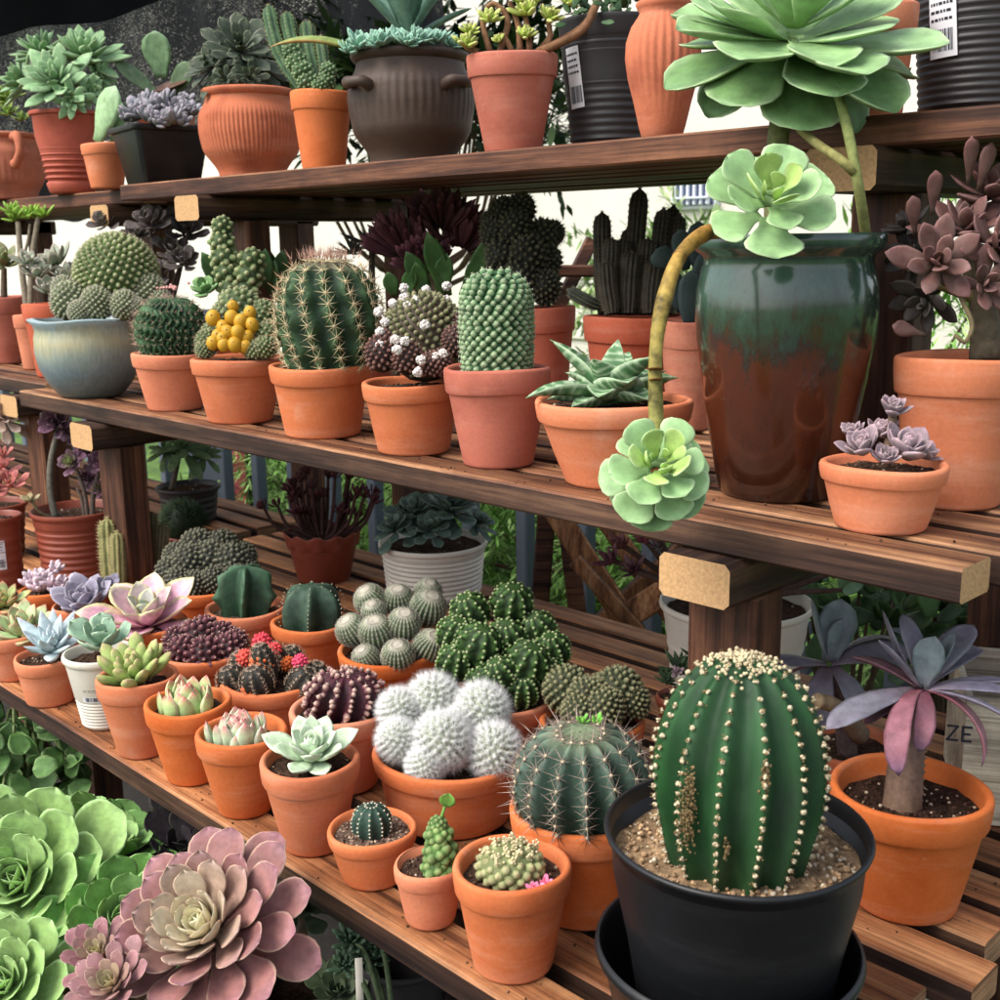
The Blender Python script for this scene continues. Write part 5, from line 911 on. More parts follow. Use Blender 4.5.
for (x, y, a, u, L, W, up, cl) in ((162, 78, .0, 1, 44, 34, (-.3, -1, .2), ('56704e', '6a8862', '7d9874')), (162, 98, -1, .75, 54, 18, (-.6, -.7, 1), ('4c5f46', '5c7052', '6e8060')), (150, 92, .9, .15, 44, 26, (0, -.6, 1), ('4a332a', '5c4034', '6a4a3c')), (170, 95, .6, .6, 40, 24, (0, -1, .4), ('465a40', '566b4c', '66785a'))): leaf(mb, p.L(x, y, .01), nrm((a, -.15, u)), up, L*p.s, W*p.s, 3*p.s, .15, .2, 'strap', *[Cc(q) for q in cl], nt=12)
p.b(mb, 'leaves', M['leaf'])
p = belly(top('T6', 'dark olive rosettes in a round-bellied terracotta pot combed with vertical grooves'), 'terra_old', grooves=70, gz=(.26, .74), ga=.010, neck=.9, full=1.09, slant=2.2); p.soil(.012, nb=0)
DO = ('2e372a', '3b4636', '565c4a')
for (x, y, r, dd, ax, n) in ((240, 50, 44, .04, (.2, -.8, .5), 20), (208, 66, 32, .03, (-.5, -.6, .6), 18), (265, 66, 34, .0, (.7, -.5, .4), 16), (225, 80, 20, .06, (-.1, -.9, .1), 12), (250, 78, 20, .06, (.2, -.9, 0), 12), (218, 50, 22, -.03, (-.3, -.3, 1), 16)): ros(p, x, y, r, dd, ax, n=n+10, W=.36, T=.08, e0=80, e1=-12, cols=DO, edge='6a6d5e', ew=.15, shape='spoon', bend=.1)
p = top('T7', 'knobby green cactus stems and ribbed columns in a terracotta pot left of the brown urn', True).classic('terra').soil(.008, nb=0)
fuzz(p, [(292, 52, 9, 10, .02), (297, 62, 10, 10, .02), (303, 72, 10, 10, .03), (308, 82, 10, 10, .03), (328, 72, 8, 9, .03), (326, 82, 9, 9, .03), (320, 86, 8, 7, .04)], '5a7a48', '9aa684', '3a5630', 'b0a890', 40, .002, 2)
mb = MB(); sp = MB()
for (bx, tx, ty, r) in ((302, 268, 5, 8), (312, 286, 12, 8), (318, 306, 22, 8), (326, 318, 40, 7)): column(mb, sp, [p.L(bx, 88, -.01), p.L((bx+tx*2)/3, 50, -.02), p.L(tx, ty, -.03)], r*p.s, 6, '4c6a44', '2c4230', 3, .004)
ca = p.b(mb, 'cactus', M['skin']); p.b(sp, 'spines', M['spine'], ca)
p = belly(top('T8', 'agave and blue-green rosettes in a large dark brown clay pot with clay loop handles'), 'brown_clay', grooves=46, gz=(.4, .78), ga=.006, neck=.90, full=1.07, fullz=.55); p.soil(.01, nb=0)
for sx_ in (1, -1):
    loop(p, [(sx_*p.R*.93*.62, -p.R*.8, p.H*.66), (sx_*p.R*.72, -p.R*.98, p.H*.70), (sx_*p.R*.92, -p.R*.86, p.H*.70), (sx_*p.R*1.0, -p.R*.5, p.H*.72)], .008, mat='brown_clay')
for (x, y, r, dd) in ((360, 44, 20, .07), (380, 42, 20, .09), (398, 40, 18, .08), (418, 38, 18, .09), (436, 40, 18, .07), (350, 50, 16, .06), (452, 44, 16, .05), (408, 42, 16, .1)): ros(p, x, y, r, dd, (rng.normal(0, .25), -.5, 1), n=24, W=.5, T=.16, e0=82, e1=8, cols=('6c9684', '82ac98', '9cc0aa'), edge='a9c8b4', shape='ovate')
mb = MB(); AG = [Cc(q) for q in ('5a7a66', '688a76', '7a9884')]
for (a, b_, u, L, W, bd) in ((-.75, -.1, 1, 120, 38, -.3), (-.25, -.4, 1, 130, 42, -.3), (.15, -.3, 1, 130, 44, -.2), (.6, -.1, 1, 110, 38, -.35), (.9, .2, .6, 74, 20, -.2), (-.5, .5, 1, 120, 36, -.3), (.3, .5, 1, 120, 36, -.3), (-.1, .2, 1, 90, 30, 0)): leaf(mb, p.L(408, 42, .01), nrm((a, b_, u)), (-a, -b_-.2, 1), L*p.s, W*p.s, 5*p.s, bd, .35, 'strap', *AG, nt=14)
p.b(mb, 'agave_leaves', M['leaf'])
mb = MB(); leaf(mb, p.L(352, 48, .05), nrm((-1, -.1, .42)), (.3, -.5, 1), 84*p.s, 16*p.s, 6*p.s, -.75, .1, 'lance', Cc('6f8844'), Cc('80904a'), Cc('b8703c'), edge=Cc('b07a44'), nt=14); p.b(mb, 'orange_edged_leaf', M['leaf'])
p = top('T9', 'branching yellow-green sedum on brown stems in a tall terracotta pot').classic('terra_pink', rim=.26).soil(.012, nb=0)
mb = MB(); TS = [[(478, 52), (468, 48), (464, 44)], [(490, 52), (484, 30), (482, 14)], [(520, 52), (518, 26), (510, 2)], [(538, 52), (560, 40), (582, 26), (595, 4)], [(530, 52), (528, 30), (524, 12)], [(545, 52), (550, 36), (548, 20)], [(500, 52), (508, 20), (495, 4), (486, 8)], [(512, 52), (505, 38), (500, 34)], [(540, 50), (548, 40), (552, 34)]]
for q in TS: tube(mb, [p.L(x, y, .02) for x, y in q], [.0048, .0035], Cc('7a5640'), 8, 12, Cc('8f6a4a'))
tube(mb, [p.L(538, 52, .03), p.L(562, 42, .05), p.L(584, 28, .05), p.L(598, 0, .04), p.L(604, -20, .04)], [.0062, .0055], Cc('7d5a40'), 9, 18); p.b(mb, 'stems', M['bark'])
for (x, y, r) in ((466, 42, 18), (490, 18, 16), (526, 10, 20), (550, 16, 16), (498, 40, 10), (526, 34, 14), (470, 30, 12), (512, -4, 16), (570, 2, 14), (540, -4, 14)): ros(p, x, y, r, .03, (rng.normal(0, .3), -.6, 1), n=18, W=.44, T=.26, e0=84, e1=5, cols=('93a84e', 'b0bd62', 'cbc084'), shape='fat', cup=.05)
def tub(p, mat='grey_plastic', n=13):
    R, H = p.R, p.H; rb = R*p.ra; pr = [(0, 0), (rb*.8, 0), (rb*.93, .004), (rb*.99, .018)]
    for i in range(n*6+1):
        f = i/(n*6); z = .02+(H*.86-.02)*f; pr.append((rb+(R*.97-rb)*z/H+.0008*math.cos(i/6*2*PI), z))
    pr += [(R*.97, H*.9), (R*.99, H*.97), (R, H-.002), (R*.985, H), (R*.95, H-.004), (R*.9, H*.6), (rb*.9, .01), (0, .01)]; return p.prof(pr, mat, ri=R*.93)
p = tub(top('T10', 'dark grey ridged plastic tub with a printed white label, half hidden by the terracotta vase')); p.soil(.015, nb=0)
rf = lambda z: p.R*p.ra+(p.R*.97-p.R*p.ra)*z/p.H+.0014
sticker(p, .030, .085, math.atan2(-p.R, -.052)-.42, p.H*.56, rf, 4, True, .06)
mb = MB()
for i in range(90): x = 612+rng.normal(0, 26); y = 6+rng.normal(0, 12); leaf(mb, p.L(x, y, rng.normal(0, .05)), rng.normal(0, 1, 3)+np.array([0, 0, .6]), (0, -1, .5), .022, .011, .002, .2, .2, 'ovate', Cc('2e4428'), Cc('3a5632'), Cc('4c6a40'), nt=5, nc=6)
tube(mb, [(0, 0, p.sz-.004), p.L(612, 5)], [.006, .004], Cc('4a3c2e'), 7); p.b(mb, 'leaves', M['leaf_dark'])
p = top('T11', 'slender terracotta vase with vertical grooves below a narrow neck, left of the giant rosette'); R, H = .041, .17; p.R = R
p.prof([(0, 0), (.0235, 0), (.026, .003), (.031, .02), (.038, .05), (.0455, .08), (.049, .105), (.048, .125), (.042, .143), (.034, .155), (.031, .161), (.0345, .166), (.037, .171), (.035, .174), (.030, .172), (.028, .16), (.04, .12), (0, .1)], 'terra_old', wob=lambda r, z, a: (r*(1+.02*np.sin(28*a)*np.exp(-((z-.112)/.042)**4)), z), seg=168, ri=.028, sharp=70); p.H = .165; p.soil(.006, nb=0)
ros(p, 664, -14, 26, 0, (0, -.3, 1), n=18, cols=('5c7a4c', '6c8c5a', '86a072'))
p = top('T12', 'terracotta pot mostly hidden behind the giant pale green rosette').classic('terra').soil(.01, nb=0)
for (x, y, r) in ((880, -8, 30), (898, 70, 16)): ros(p, x, y, r, 0 if y < 0 else -.06, (.3, -.3, 1), n=18, cols=('4f6a44', '5f7c52', '78926a'))
p = tub(top('T13', 'dark ridged plastic tub with a large label at the right end of the top shelf'), n=14); p.soil(.015, nb=0)
rf2 = lambda z: p.R*p.ra+(p.R*.97-p.R*p.ra)*z/p.H+.0014
sticker(p, .036, .085, math.atan2(-p.R, -.070)-.32, p.H*.68, rf2, 5, True, .04)
ros(p, 990, -50, 60, 0, (0, -.3, 1), n=22, cols=('4f6a44', '5f7c52', '78926a'))
# ================================================================== BELOW THE SHELVES
ZG = -1.2
def gpot(key, X, Y, R, H, name, label, cat, mat='brick_plastic'):
    POT[key] = (X, Y, R, H, .75); p = Pot(key, name, label, cat, ZG, G_GND).ringed(mat, 6, .0015); p.soil(.02, nb=0); return p
def gat(x, y, dep): return at(x, y, dep)
def aeo(p, x, y, dep, r, ax, cols, n=34, edge=None, inner=None, W=.72, **k):
    w = p.rot@(at(x, y, dep)-p.o); mb = MB(); a = dict(e0=84, e1=4, T=.06, cup=.22, bend=.35, shape='spoon', nt=14, nc=12, pw=.9, Lmin=.14, hub=.10, ew=.12, tw=.12, jit=.07); a.update(k)
    rosette(mb, w, nrm(ax), r*dep/FOC, n, W=W, cols=cols, edge=edge, inner=inner, **a); h = p.b(mb, 'rosette', M['leaf']); mb = MB(); tube(mb, [(rng.normal(0, .02), rng.normal(0, .02), p.sz-.005), (w[0]*.7, w[1]*.7, w[2]*.6+p.sz*.4-.03), w-nrm(ax)*.03], [.016, .010], Cc('6a5a48'), 10, 14); p.b(mb, 'stem', M['bark'])
c0 = at(45, 900, 1.50); p = gpot('G1', c0[0], c0[1], .13, .24, 'potted_aeonium', 'large fresh green aeonium with flat plate-like rosettes at the bottom left corner', 'potted succulent')
GR = ('78964e', '8bac64', '9dbd7c'); GI = 'b0cc8c'
aeo(p, 18, 882, 1.42, 104, (.12, -.8, .75), GR, 44, 'a9cc8c', GI, .66)
aeo(p, 122, 922, 1.40, 78, (.35, -.75, .8), ('5f8e42', '70a352', '82b264'), 40, '98c07a', GI, .6)
aeo(p, 5, 985, 1.28, 80, (.05, -.75, .85), GR, 42, 'a9cc8c', GI, .66)
aeo(p, 108, 852, 1.55, 70, (.55, .1, 1), ('5c8a40', '6a9a4c', '7ca85e'), 34, '94b878', GI, .6, e1=16)
aeo(p, 60, 830, 1.6, 60, (-.1, .2, 1), ('6f9a50', '80ac60', '90b872'), 26, None, GI, .6, e1=12)
c0 = at(215, 930, 1.22); p = gpot('G2', c0[0]+.02, c0[1]+.02, .11, .2, 'potted_aeonium', 'large dusky purple aeonium rosette with a pale green heart, in front of the lowest shelf', 'potted succulent')
PQ = ('7f5a50', '8f605c', '946871')
aeo(p, 205, 928, 1.17, 99, (-.22, -.62, .82), PQ, 68, 'cba894', 'ecebc2', .50, e0=86, e1=-16, T=.09, cup=.25, bend=.4, Lmin=.12, hub=.14, pw=1.0, tw=.2)
c0 = at(105, 990, 1.2); p = gpot('G3', c0[0], c0[1], .06, .16, 'potted_aeonium', 'two small pinkish-purple rosettes below the big purple aeonium', 'potted succulent')
aeo(p, 98, 955, 1.16, 42, (-.1, -.55, 1), ('8a6f5e', '94666a', '9f7078'), 36, 'a98a80', 'b5b07c', .46, e1=6, T=.09)
aeo(p, 112, 985, 1.12, 46, (-.2, -.6, 1), ('8f7464', '9a6f70', 'a87c82'), 36, 'b39488', 'b5b07c', .46, e1=6, T=.09)
c0 = at(30, 800, 2.1); p = gpot('G4', c0[0], c0[1], .11, .2, 'potted_plant', 'leafy trailing green plant in the shade under the left end of the lowest shelf', 'potted plant')
mb = MB(); ms = MB()
for i in range(240):
    x = rng.uniform(-40, 74); y = rng.uniform(712, 850); q = p.rot@(at(x, y, 2.05+rng.normal(0, .06))-p.o); k = rng.uniform(.6, 1.25)
    leaf(mb, q, rng.normal(0, .7, 3)+np.array([.1, -.3, -.3]), rng.normal(0, .4, 3)+np.array([.2, -1, .5]), .05*rng.uniform(.6, 1.3), .042, .003, .3, .25, 'round', Cc('4d7038')*k, Cc('5d8446')*k, Cc('76985c')*k, edge=Cc('8ba86e')*k, nt=7, nc=8)
    if i % 6 == 0: tube(ms, [(0, 0, p.sz-.005), (q[0]*.5, q[1]*.5, max(q[2], p.sz)*.8+.1), q], [.005, .002], Cc('7d8a5a'), 6, 10)
p.b(ms, 'stems', M['bark']); p.b(mb, 'leaves', M['leaf'])
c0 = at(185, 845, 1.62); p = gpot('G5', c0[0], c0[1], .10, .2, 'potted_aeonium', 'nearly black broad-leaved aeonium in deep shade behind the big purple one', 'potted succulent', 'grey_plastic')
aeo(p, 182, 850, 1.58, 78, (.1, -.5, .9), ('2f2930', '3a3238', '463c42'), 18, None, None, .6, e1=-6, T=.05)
c0 = at(398, 1010, 1.38); p = gpot('G6', c0[0], c0[1], .055, .24, 'potted_succulent', 'dark green trailing sedum with a white plant tag in shade under the front board', 'potted succulent', 'grey_plastic')
for (x, y, r) in ((352, 940, 24), (366, 958, 22), (345, 965, 20), (380, 945, 18)):
    w = p.rot@(at(x, y, 1.42)-p.o); mb = MB(); rosette(mb, w, nrm((rng.normal(0, .3), -.5, 1)), r*1.42/FOC, 26, .3, .2, 84, 0, ('2c4030', '3a503c', '4d6450'), shape='fat'); p.b(mb, 'rosette', M['leaf_dark']); mb = MB(); tube(mb, [(0, 0, p.sz-.004), (w[0]*.6, w[1]*.6, w[2]-.02), w], [.004, .003], Cc('4c5a40'), 6); p.b(mb, 'stem', M['bark'])
mb = MB(); a = p.rot@(at(359, 967, 1.40)-p.o); bar(mb, a-np.array([.001, 0, .10]), a+np.array([0, 0, .012]), .009, .0012, up=(.2, -1, 0), bev=.0003, mats=(0, 0, 0)); p.b(mb, 'plant_tag', M['white_plastic'])
c0 = at(402, 985, 1.52); POT['G9'] = (c0[0], c0[1], .058, float(c0[2])+.045-ZG, .85); p = Pot('G9', 'plant_pot', 'plain dark grey plastic pot standing empty in the shade under the front board', 'plant pot', ZG, G_GND).ringed('grey_plastic', 3, .0005)
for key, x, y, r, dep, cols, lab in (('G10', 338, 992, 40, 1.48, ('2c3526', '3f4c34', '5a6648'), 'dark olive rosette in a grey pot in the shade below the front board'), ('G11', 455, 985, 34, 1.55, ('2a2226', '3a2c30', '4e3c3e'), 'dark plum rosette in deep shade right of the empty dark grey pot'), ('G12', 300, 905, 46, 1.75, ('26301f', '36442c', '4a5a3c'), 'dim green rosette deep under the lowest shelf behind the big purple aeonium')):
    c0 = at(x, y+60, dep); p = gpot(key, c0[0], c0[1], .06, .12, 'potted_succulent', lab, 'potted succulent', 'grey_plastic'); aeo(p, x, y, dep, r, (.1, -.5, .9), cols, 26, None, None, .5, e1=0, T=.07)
# jade plants beyond the right end
for (key, xs, ys, dep, lab, n) in (('G7', (900, 1010), (560, 690), 1.95, 'rounded glossy green jade leaves beyond the right end of the shelves', 110), ('G8', (800, 905), (560, 640), 2.25, 'dark oval green leaves on stems behind the right-hand post', 60)):
    c0 = at(sum(xs)/2, sum(ys)/2+40, dep); p = gpot(key, c0[0], c0[1], .12, .26, 'potted_plant', lab, 'potted plant', 'grey_plastic'); mb = MB(); ms = MB()
    for i in range(n):
        q = p.rot@(at(rng.uniform(*xs), rng.uniform(*ys), dep+rng.normal(0, .06))-p.o); k = rng.uniform(.6, 1.3); leaf(mb, q, rng.normal(0, .6, 3)+np.array([0, -.3, .3]), rng.normal(0, .4, 3)+np.array([0, -1, .6]), .055*rng.uniform(.7, 1.3), .042, .004, .15, .2, 'ovate', Cc('2f4a28')*k, Cc('3f5f32')*k, Cc('5c7a48')*k, nt=7, nc=8)
        if i % 7 == 0: tube(ms, [(rng.normal(0, .02), rng.normal(0, .02), p.sz-.005), (q[0]*.6, q[1]*.6, q[2]*.7), q], [.007, .003], Cc('5a4c3a'), 7, 10)
    p.b(ms, 'stems', M['bark']); p.b(mb, 'leaves', M['leaf_gloss'])
# lettered wooden box on the right end
cb = np.array([-.44, 1.42, ZL]); t = empty('wooden_box', cb, 'plain pale wooden box with dark lettering behind the purple strap-leaved plant', 'box', None, math.radians(30))
bm_ = wood('pale_box_wood', 0, 'b3aa96', 'c6beaa', 'd0c8b6', .75)
mb = MB(); bx, by, bh, th_ = .155, .09, .155, .008
for (p0, p1, w, h, up) in (((-bx, -by, bh/2+.001), (bx, -by, bh/2+.001), th_, bh, UP), ((-bx, by, bh/2+.001), (bx, by, bh/2+.001), th_, bh, UP), ((-bx+.004, -by+.0045, bh/2+.001), (-bx+.004, by-.0045, bh/2+.001), th_, bh-.002, UP), ((bx-.004, -by+.0045, bh/2+.001), (bx-.004, by-.0045, bh/2+.001), th_, bh-.002, UP), ((-bx+.0085, 0, .006), (bx-.0085, 0, .006), 2*by-.009, .008, UP)): bar(mb, p0, p1, w, h, up, .001, (0, 0, 0))
mb.build('panels', bm_, t, smooth=False)
inv = np.array([[math.cos(math.radians(30)), math.sin(math.radians(30)), 0], [-math.sin(math.radians(30)), math.cos(math.radians(30)), 0], [0, 0, 1]])
nF = inv.T@np.array([0, -1., 0]); pl0 = cb+inv.T@np.array([0, -by-.0048, 0])
def hit(x, y): r = at(x, y, 1.); k = np.dot(pl0, nF)/np.dot(r, nF); return inv@(r*k-cb)
l0 = hit(947, 739); mb = MB(); S_ = .017
def stroke(pts):
    for a, b_ in zip(pts[:-1], pts[1:]): bar(mb, l0+np.array([a[0]*S_, 0, a[1]*S_]), l0+np.array([b_[0]*S_, 0, b_[1]*S_]), .0012, .0026, up=(0, 0, 1) if a[1] == b_[1] else (1, 0, 0), bev=.0002, mats=(0, 0, 0))
mb2 = mb
def stroke2(pts, w=.0028):
    for a, b_ in zip(pts[:-1], pts[1:]):
        A = l0+np.array([a[0]*S_, 0, a[1]*S_]); B_ = l0+np.array([b_[0]*S_, 0, b_[1]*S_]); d = nrm(B_-A); n = np.array([-d[2], 0, d[0]])*w/2; o = np.array([0, -.0007, 0])
        mb.add([A+n+o-d*w*.4, A-n+o-d*w*.4, B_-n+o+d*w*.4, B_+n+o+d*w*.4], [(0, 1, 2, 3)])
        l0[1] -= .00015
stroke2([(0, 1), (.62, 1), (0, 0), (.65, 0)]); stroke2([(1.5, 1), (.95, 1), (.95, 0), (1.5, 0)]); stroke2([(.95, .5), (1.4, .5)])
mb.build('lettering', M['ink'], t, smooth=False)
# ================================================================== SURROUNDINGS
def surf(name, V, F, mat, kind='structure'):
    mb = MB(); mb.add(V, F); o = mb.build(name, mat, smooth=False); o['kind'] = kind; return o
m, nt, b = nmat('paving'); v, _ = objco(nt); c = ramp(nt, noise(nt, 5, 8, v), [(.3, lin('2b2826')), (.55, lin('3d3935')), (.75, lin('544e47'))]); nt.links.new(c, b.inputs['Base Color']); b.inputs['Roughness'].default_value = .9; bump(nt, b, noise(nt, 60, 5, v), .5, .006)
M['paving'] = m
m, nt, b = nmat('grass'); v, _ = objco(nt); c = ramp(nt, noise(nt, 9, 8, v, .7), [(.3, lin('3f5c26')), (.55, lin('5f8436')), (.75, lin('86a850'))]); nt.links.new(c, b.inputs['Base Color']); b.inputs['Roughness'].default_value = .9; bump(nt, b, noise(nt, 90, 5, v), .9, .03); M['grass'] = m
surf('ground', [(-300, -300, ZG), (300, -300, ZG), (300, 300, ZG), (-300, 300, ZG)], [(0, 1, 2, 3)], M['grass'])
surf('paved_yard', [(-9, -3, ZG+.004), (3, -3, ZG+.004), (3, 2.15, ZG+.004), (-9, 2.15, ZG+.004)], [(0, 1, 2, 3)], M['paving'])
# fence of grey bars
t = empty('metal_fence', (-1.8, 2.3, ZG), 'blue-grey metal railing of evenly spaced upright bars behind the plant stand', 'fence'); o_ = np.array([-1.8, 2.3, ZG])
M['fence'] = plain('blue_grey_paint', '5c6470', .4, .5, .06, 20); mb = MB(); bar(mb, (0, 0, .005), (0, 0, .72), .042, .042, up=(1, 0, 0), bev=.004, mats=(0, 0, 0)); first = None
for i in range(26):
    x = -.215-.226*i-o_[0]
    if first is None: first = mb.build('bar', M['fence'], t, smooth=False); ob = first
    else: ob = first.copy(); COL.objects.link(ob); ob.parent = t
    ob.location = (x, 0, 0)
for z in (.08, .74):
    mb = MB(); bar(mb, (-4.3, 0, z), (1.75, 0, z), .05, .036, mats=(0, 0, 0)); mb.build('rail', M['fence'], t, smooth=False)
# folding wooden chair behind
cc = at(600, 560, 2.62); t = empty('folding_chair', (cc[0], cc[1], ZG), 'reddish wooden folding chair with crossed legs standing beyond the shelves', 'chair', None, YAW); rot = np.array([[cy, sy, 0], [-sy, cy, 0], [0, 0, 1]])
def cl(x, y, d): return rot@(at(x, y, d)-np.array([cc[0], cc[1], ZG]))
WR = [M['wornz'], M['redz'], M['rawend']]
for nm, a, b_, w, h in (('leg', (548, 500, 2.5), (735, 790, 2.5), .05, .03), ('leg', (592, 500, 2.72), (778, 770, 2.72), .045, .03), ('back_leg', (585, 640, 2.62), (715, 520, 2.62), .05, .03), ('cross_rail', (575, 560, 2.44), (640, 632, 2.44), .03, .03)):
    mb = MB(); bar(mb, cl(*a), cl(*b_), w, h, up=(0, -1, 0)); mb.build(nm, WR, t, smooth=False)
mb = MB(); bar(mb, cl(618, 622, 2.45), cl(715, 560, 2.45), .055, .02, up=(0, -1, .5)); mb.build('seat', WR, t, smooth=False)
cc = at(570, 285, 2.5); t = empty('timber_easel', (cc[0], cc[1], ZG), 'weathered timber trestle with a horizontal rail glimpsed between the crested and finger cacti', 'trestle', None, YAW)
for nm, a, b_, w in (('leg', (592, 240, 2.6), (540, 345, 2.6), .03), ('rail', (520, 271, 2.55), (630, 271, 2.55), .026), ('leg', (560, 330, 2.6), (500, 1150, 2.6), .04), ('leg', (545, 335, 2.58), (640, 1150, 2.58), .04)):
    mb = MB(); bar(mb, cl(*a), cl(*b_), w, .025, up=(0, -1, 0)); mb.build(nm, [M['redx'], M['redx'], M['rawend']], t, smooth=False)
# house behind
m, nt, b = nmat('white_render'); v, _ = objco(nt); nt.links.new(ramp(nt, noise(nt, 1.5, 6, v), [(.3, lin('cdc8be')), (.7, lin('d8d3ca'))]), b.inputs['Base Color']); b.inputs['Roughness'].default_value = .85; M['render_white'] = m
M['tile'] = plain('blue_grey_roof', '5f7da8', .5, .4, .1, 3); M['glass'] = plain('window_glass', '5d6a94', .15, .6, .1, 2); M['barw'] = plain('white_bars', 'd5d9e6', .5, .4, .03)
t = empty('house', (-6, 8.6, ZG), 'white rendered house with a barred window filling the background', 'house'); o_ = np.array([-6, 8.6, ZG])
def box(mb, x0, x1, y0, y1, z0, z1, mats=(0, 0, 0), bev=.01): bar(mb, np.array([x0, (y0+y1)/2, (z0+z1)/2])-o_, np.array([x1, (y0+y1)/2, (z0+z1)/2])-o_, y1-y0, z1-z0, bev=bev, mats=mats)
mb = MB(); box(mb, -24, -1.5, 7, 9.5, ZG, 3.0); mb.build('wall', M['render_white'], t, smooth=False)
mb = MB(); box(mb, -24.3, -1.2, 6.6, 9.9, 3.003, 3.2); mb.build('roof', M['tile'], t, smooth=False)
mb = MB(); box(mb, -24, -1.5, 6.97, 6.997, -.75, -.7); mb.build('string_course', M['render_white'], t, smooth=False)
mb = MB(); box(mb, -5.30, -4.92, 6.96, 6.995, .22, .52); wn = mb.build('window', M['barw'], t, smooth=False)
mb = MB(); box(mb, -5.27, -4.95, 6.945, 6.958, .25, .49); mb.build('pane', M['glass'], wn, smooth=False)
mb = MB()
for i in range(6): box(mb, -5.26+i*.056, -5.24+i*.056, 6.91, 6.935, .25, .49, bev=.004)
for i in range(2): box(mb, -5.27, -4.95, 6.89, 6.908, .29+i*.14, .305+i*.14, bev=.004)
mb.build('window_bars', M['barw'], wn, smooth=False)
# shade net and canopy at the upper left
m, nt, b = nmat('shade_net_weave'); v, _ = objco(nt, (150, 150, 230)); big, _ = objco(nt, (2.5, 2.5, 2.5)); n1 = noise(nt, 1, 2, v, .5); n2 = noise(nt, 1, 4, big)
md = node(nt, 'ShaderNodeMath', operation='ADD'); nt.links.new(n1, md.inputs[0]); ml_ = node(nt, 'ShaderNodeMath', operation='MULTIPLY'); ml_.inputs[1].default_value = .45; nt.links.new(n2, ml_.inputs[0]); nt.links.new(ml_.outputs[0], md.inputs[1])
al = ramp(nt, md.outputs[0], [(.80, (1, 1, 1)), (.90, (.55, .55, .55))]); nt.links.new(al, b.inputs['Alpha']); b.inputs['Base Color'].default_value = (.006, .007, .008, 1); b.inputs['Roughness'].default_value = .8; b.inputs['Specular IOR Level'].default_value = .1; M['net'] = m
t = empty('shade_net', (-4.6, 2.6, .3), 'black shade netting hung behind the top shelf at the upper left', 'shade net')
mb = MB(); xs = np.linspace(-4.2, 1.75, 60); zs = np.linspace(.16, 1.15, 16); mb.grid(np.array([[(x, .05*math.sin(x*5+z*2)+.03*math.sin(x*13), z+.03*math.sin(x*7)*(z < .3)) for x in xs] for z in zs]), closed=False); mb.build('netting', M['net'], t)
M['black_cloth'] = plain('black_cloth', '0c0c0e', .9, .1, .2, 10)
mb = MB(); G = np.array([[(x, .06+.02*math.sin(x*9+q), zz) for x in np.linspace(-4.2, -.6, 40)] for q, zz in ((0, -.14+.0), (1, .02), (2, .16))]); G[0, :, 2] += .03*np.sin(np.linspace(0, 20, 40)); mb.grid(G, closed=False); mb.build('black_hem', M['black_cloth'], t)
tag(t, kind=None)
t = empty('canopy_cloth', (-3.9, 2.0, 1.0), 'black canopy cloth sagging across the top left corner', 'canopy'); a0 = np.array([-3.9, 2.0, 1.0]); mb = MB()
rows = [[(-80, 60, 2.6), (10, 34, 2.7), (40, 26, 2.8), (100, 22, 2.9), (140, 8, 3.0), (200, -15, 3.1)], [(-80, -160, 2.6), (10, -160, 2.7), (40, -160, 2.8), (100, -160, 2.9), (140, -160, 3.0), (200, -160, 3.1)]]
rows = [spl([at(*q) for q in r], 30) for r in rows]; G = np.array([rows[0]+(rows[1]-rows[0])*f+np.array([0, 0, 0]) for f in np.linspace(0, 1, 8)])-a0; mb.grid(G, closed=False); mb.build('cloth', M['black_cloth'], t)
# colourful bits far left: banner, panel
cc = at(236, 490, 5.2); t = empty('red_banner', (cc[0], cc[1], ZG), 'pinkish red banner on a dark pole seen beyond the stand on the left', 'banner', None, YAW); mb = MB(); h_ = cc[2]-ZG
bar(mb, (0, 0, h_-.4), (0, 0, h_+.3), .10, .012, up=(0, -1, 0), mats=(0, 0, 0), bev=.002); mb.build('cloth', plain('red_cloth', 'c8606a', .7, .2, .06), t, smooth=False); mb = MB(); bar(mb, (.065, 0, .0), (.065, 0, h_+.35), .02, .02, up=(0, -1, 0), mats=(0, 0, 0)); mb.build('pole', M['black_plastic'], t, smooth=False)
cc = at(216, 480, 5.0); t = empty('blue_screen', (cc[0], cc[1], ZG), 'slate blue metal sheet standing left of the red banner', 'screen', None, YAW); mb = MB(); bar(mb, (0, 0, .002), (0, 0, .95), .11, .03, up=(0, -1, 0), mats=(0, 0, 0)); mb.build('sheet', M['fence'], t, smooth=False)
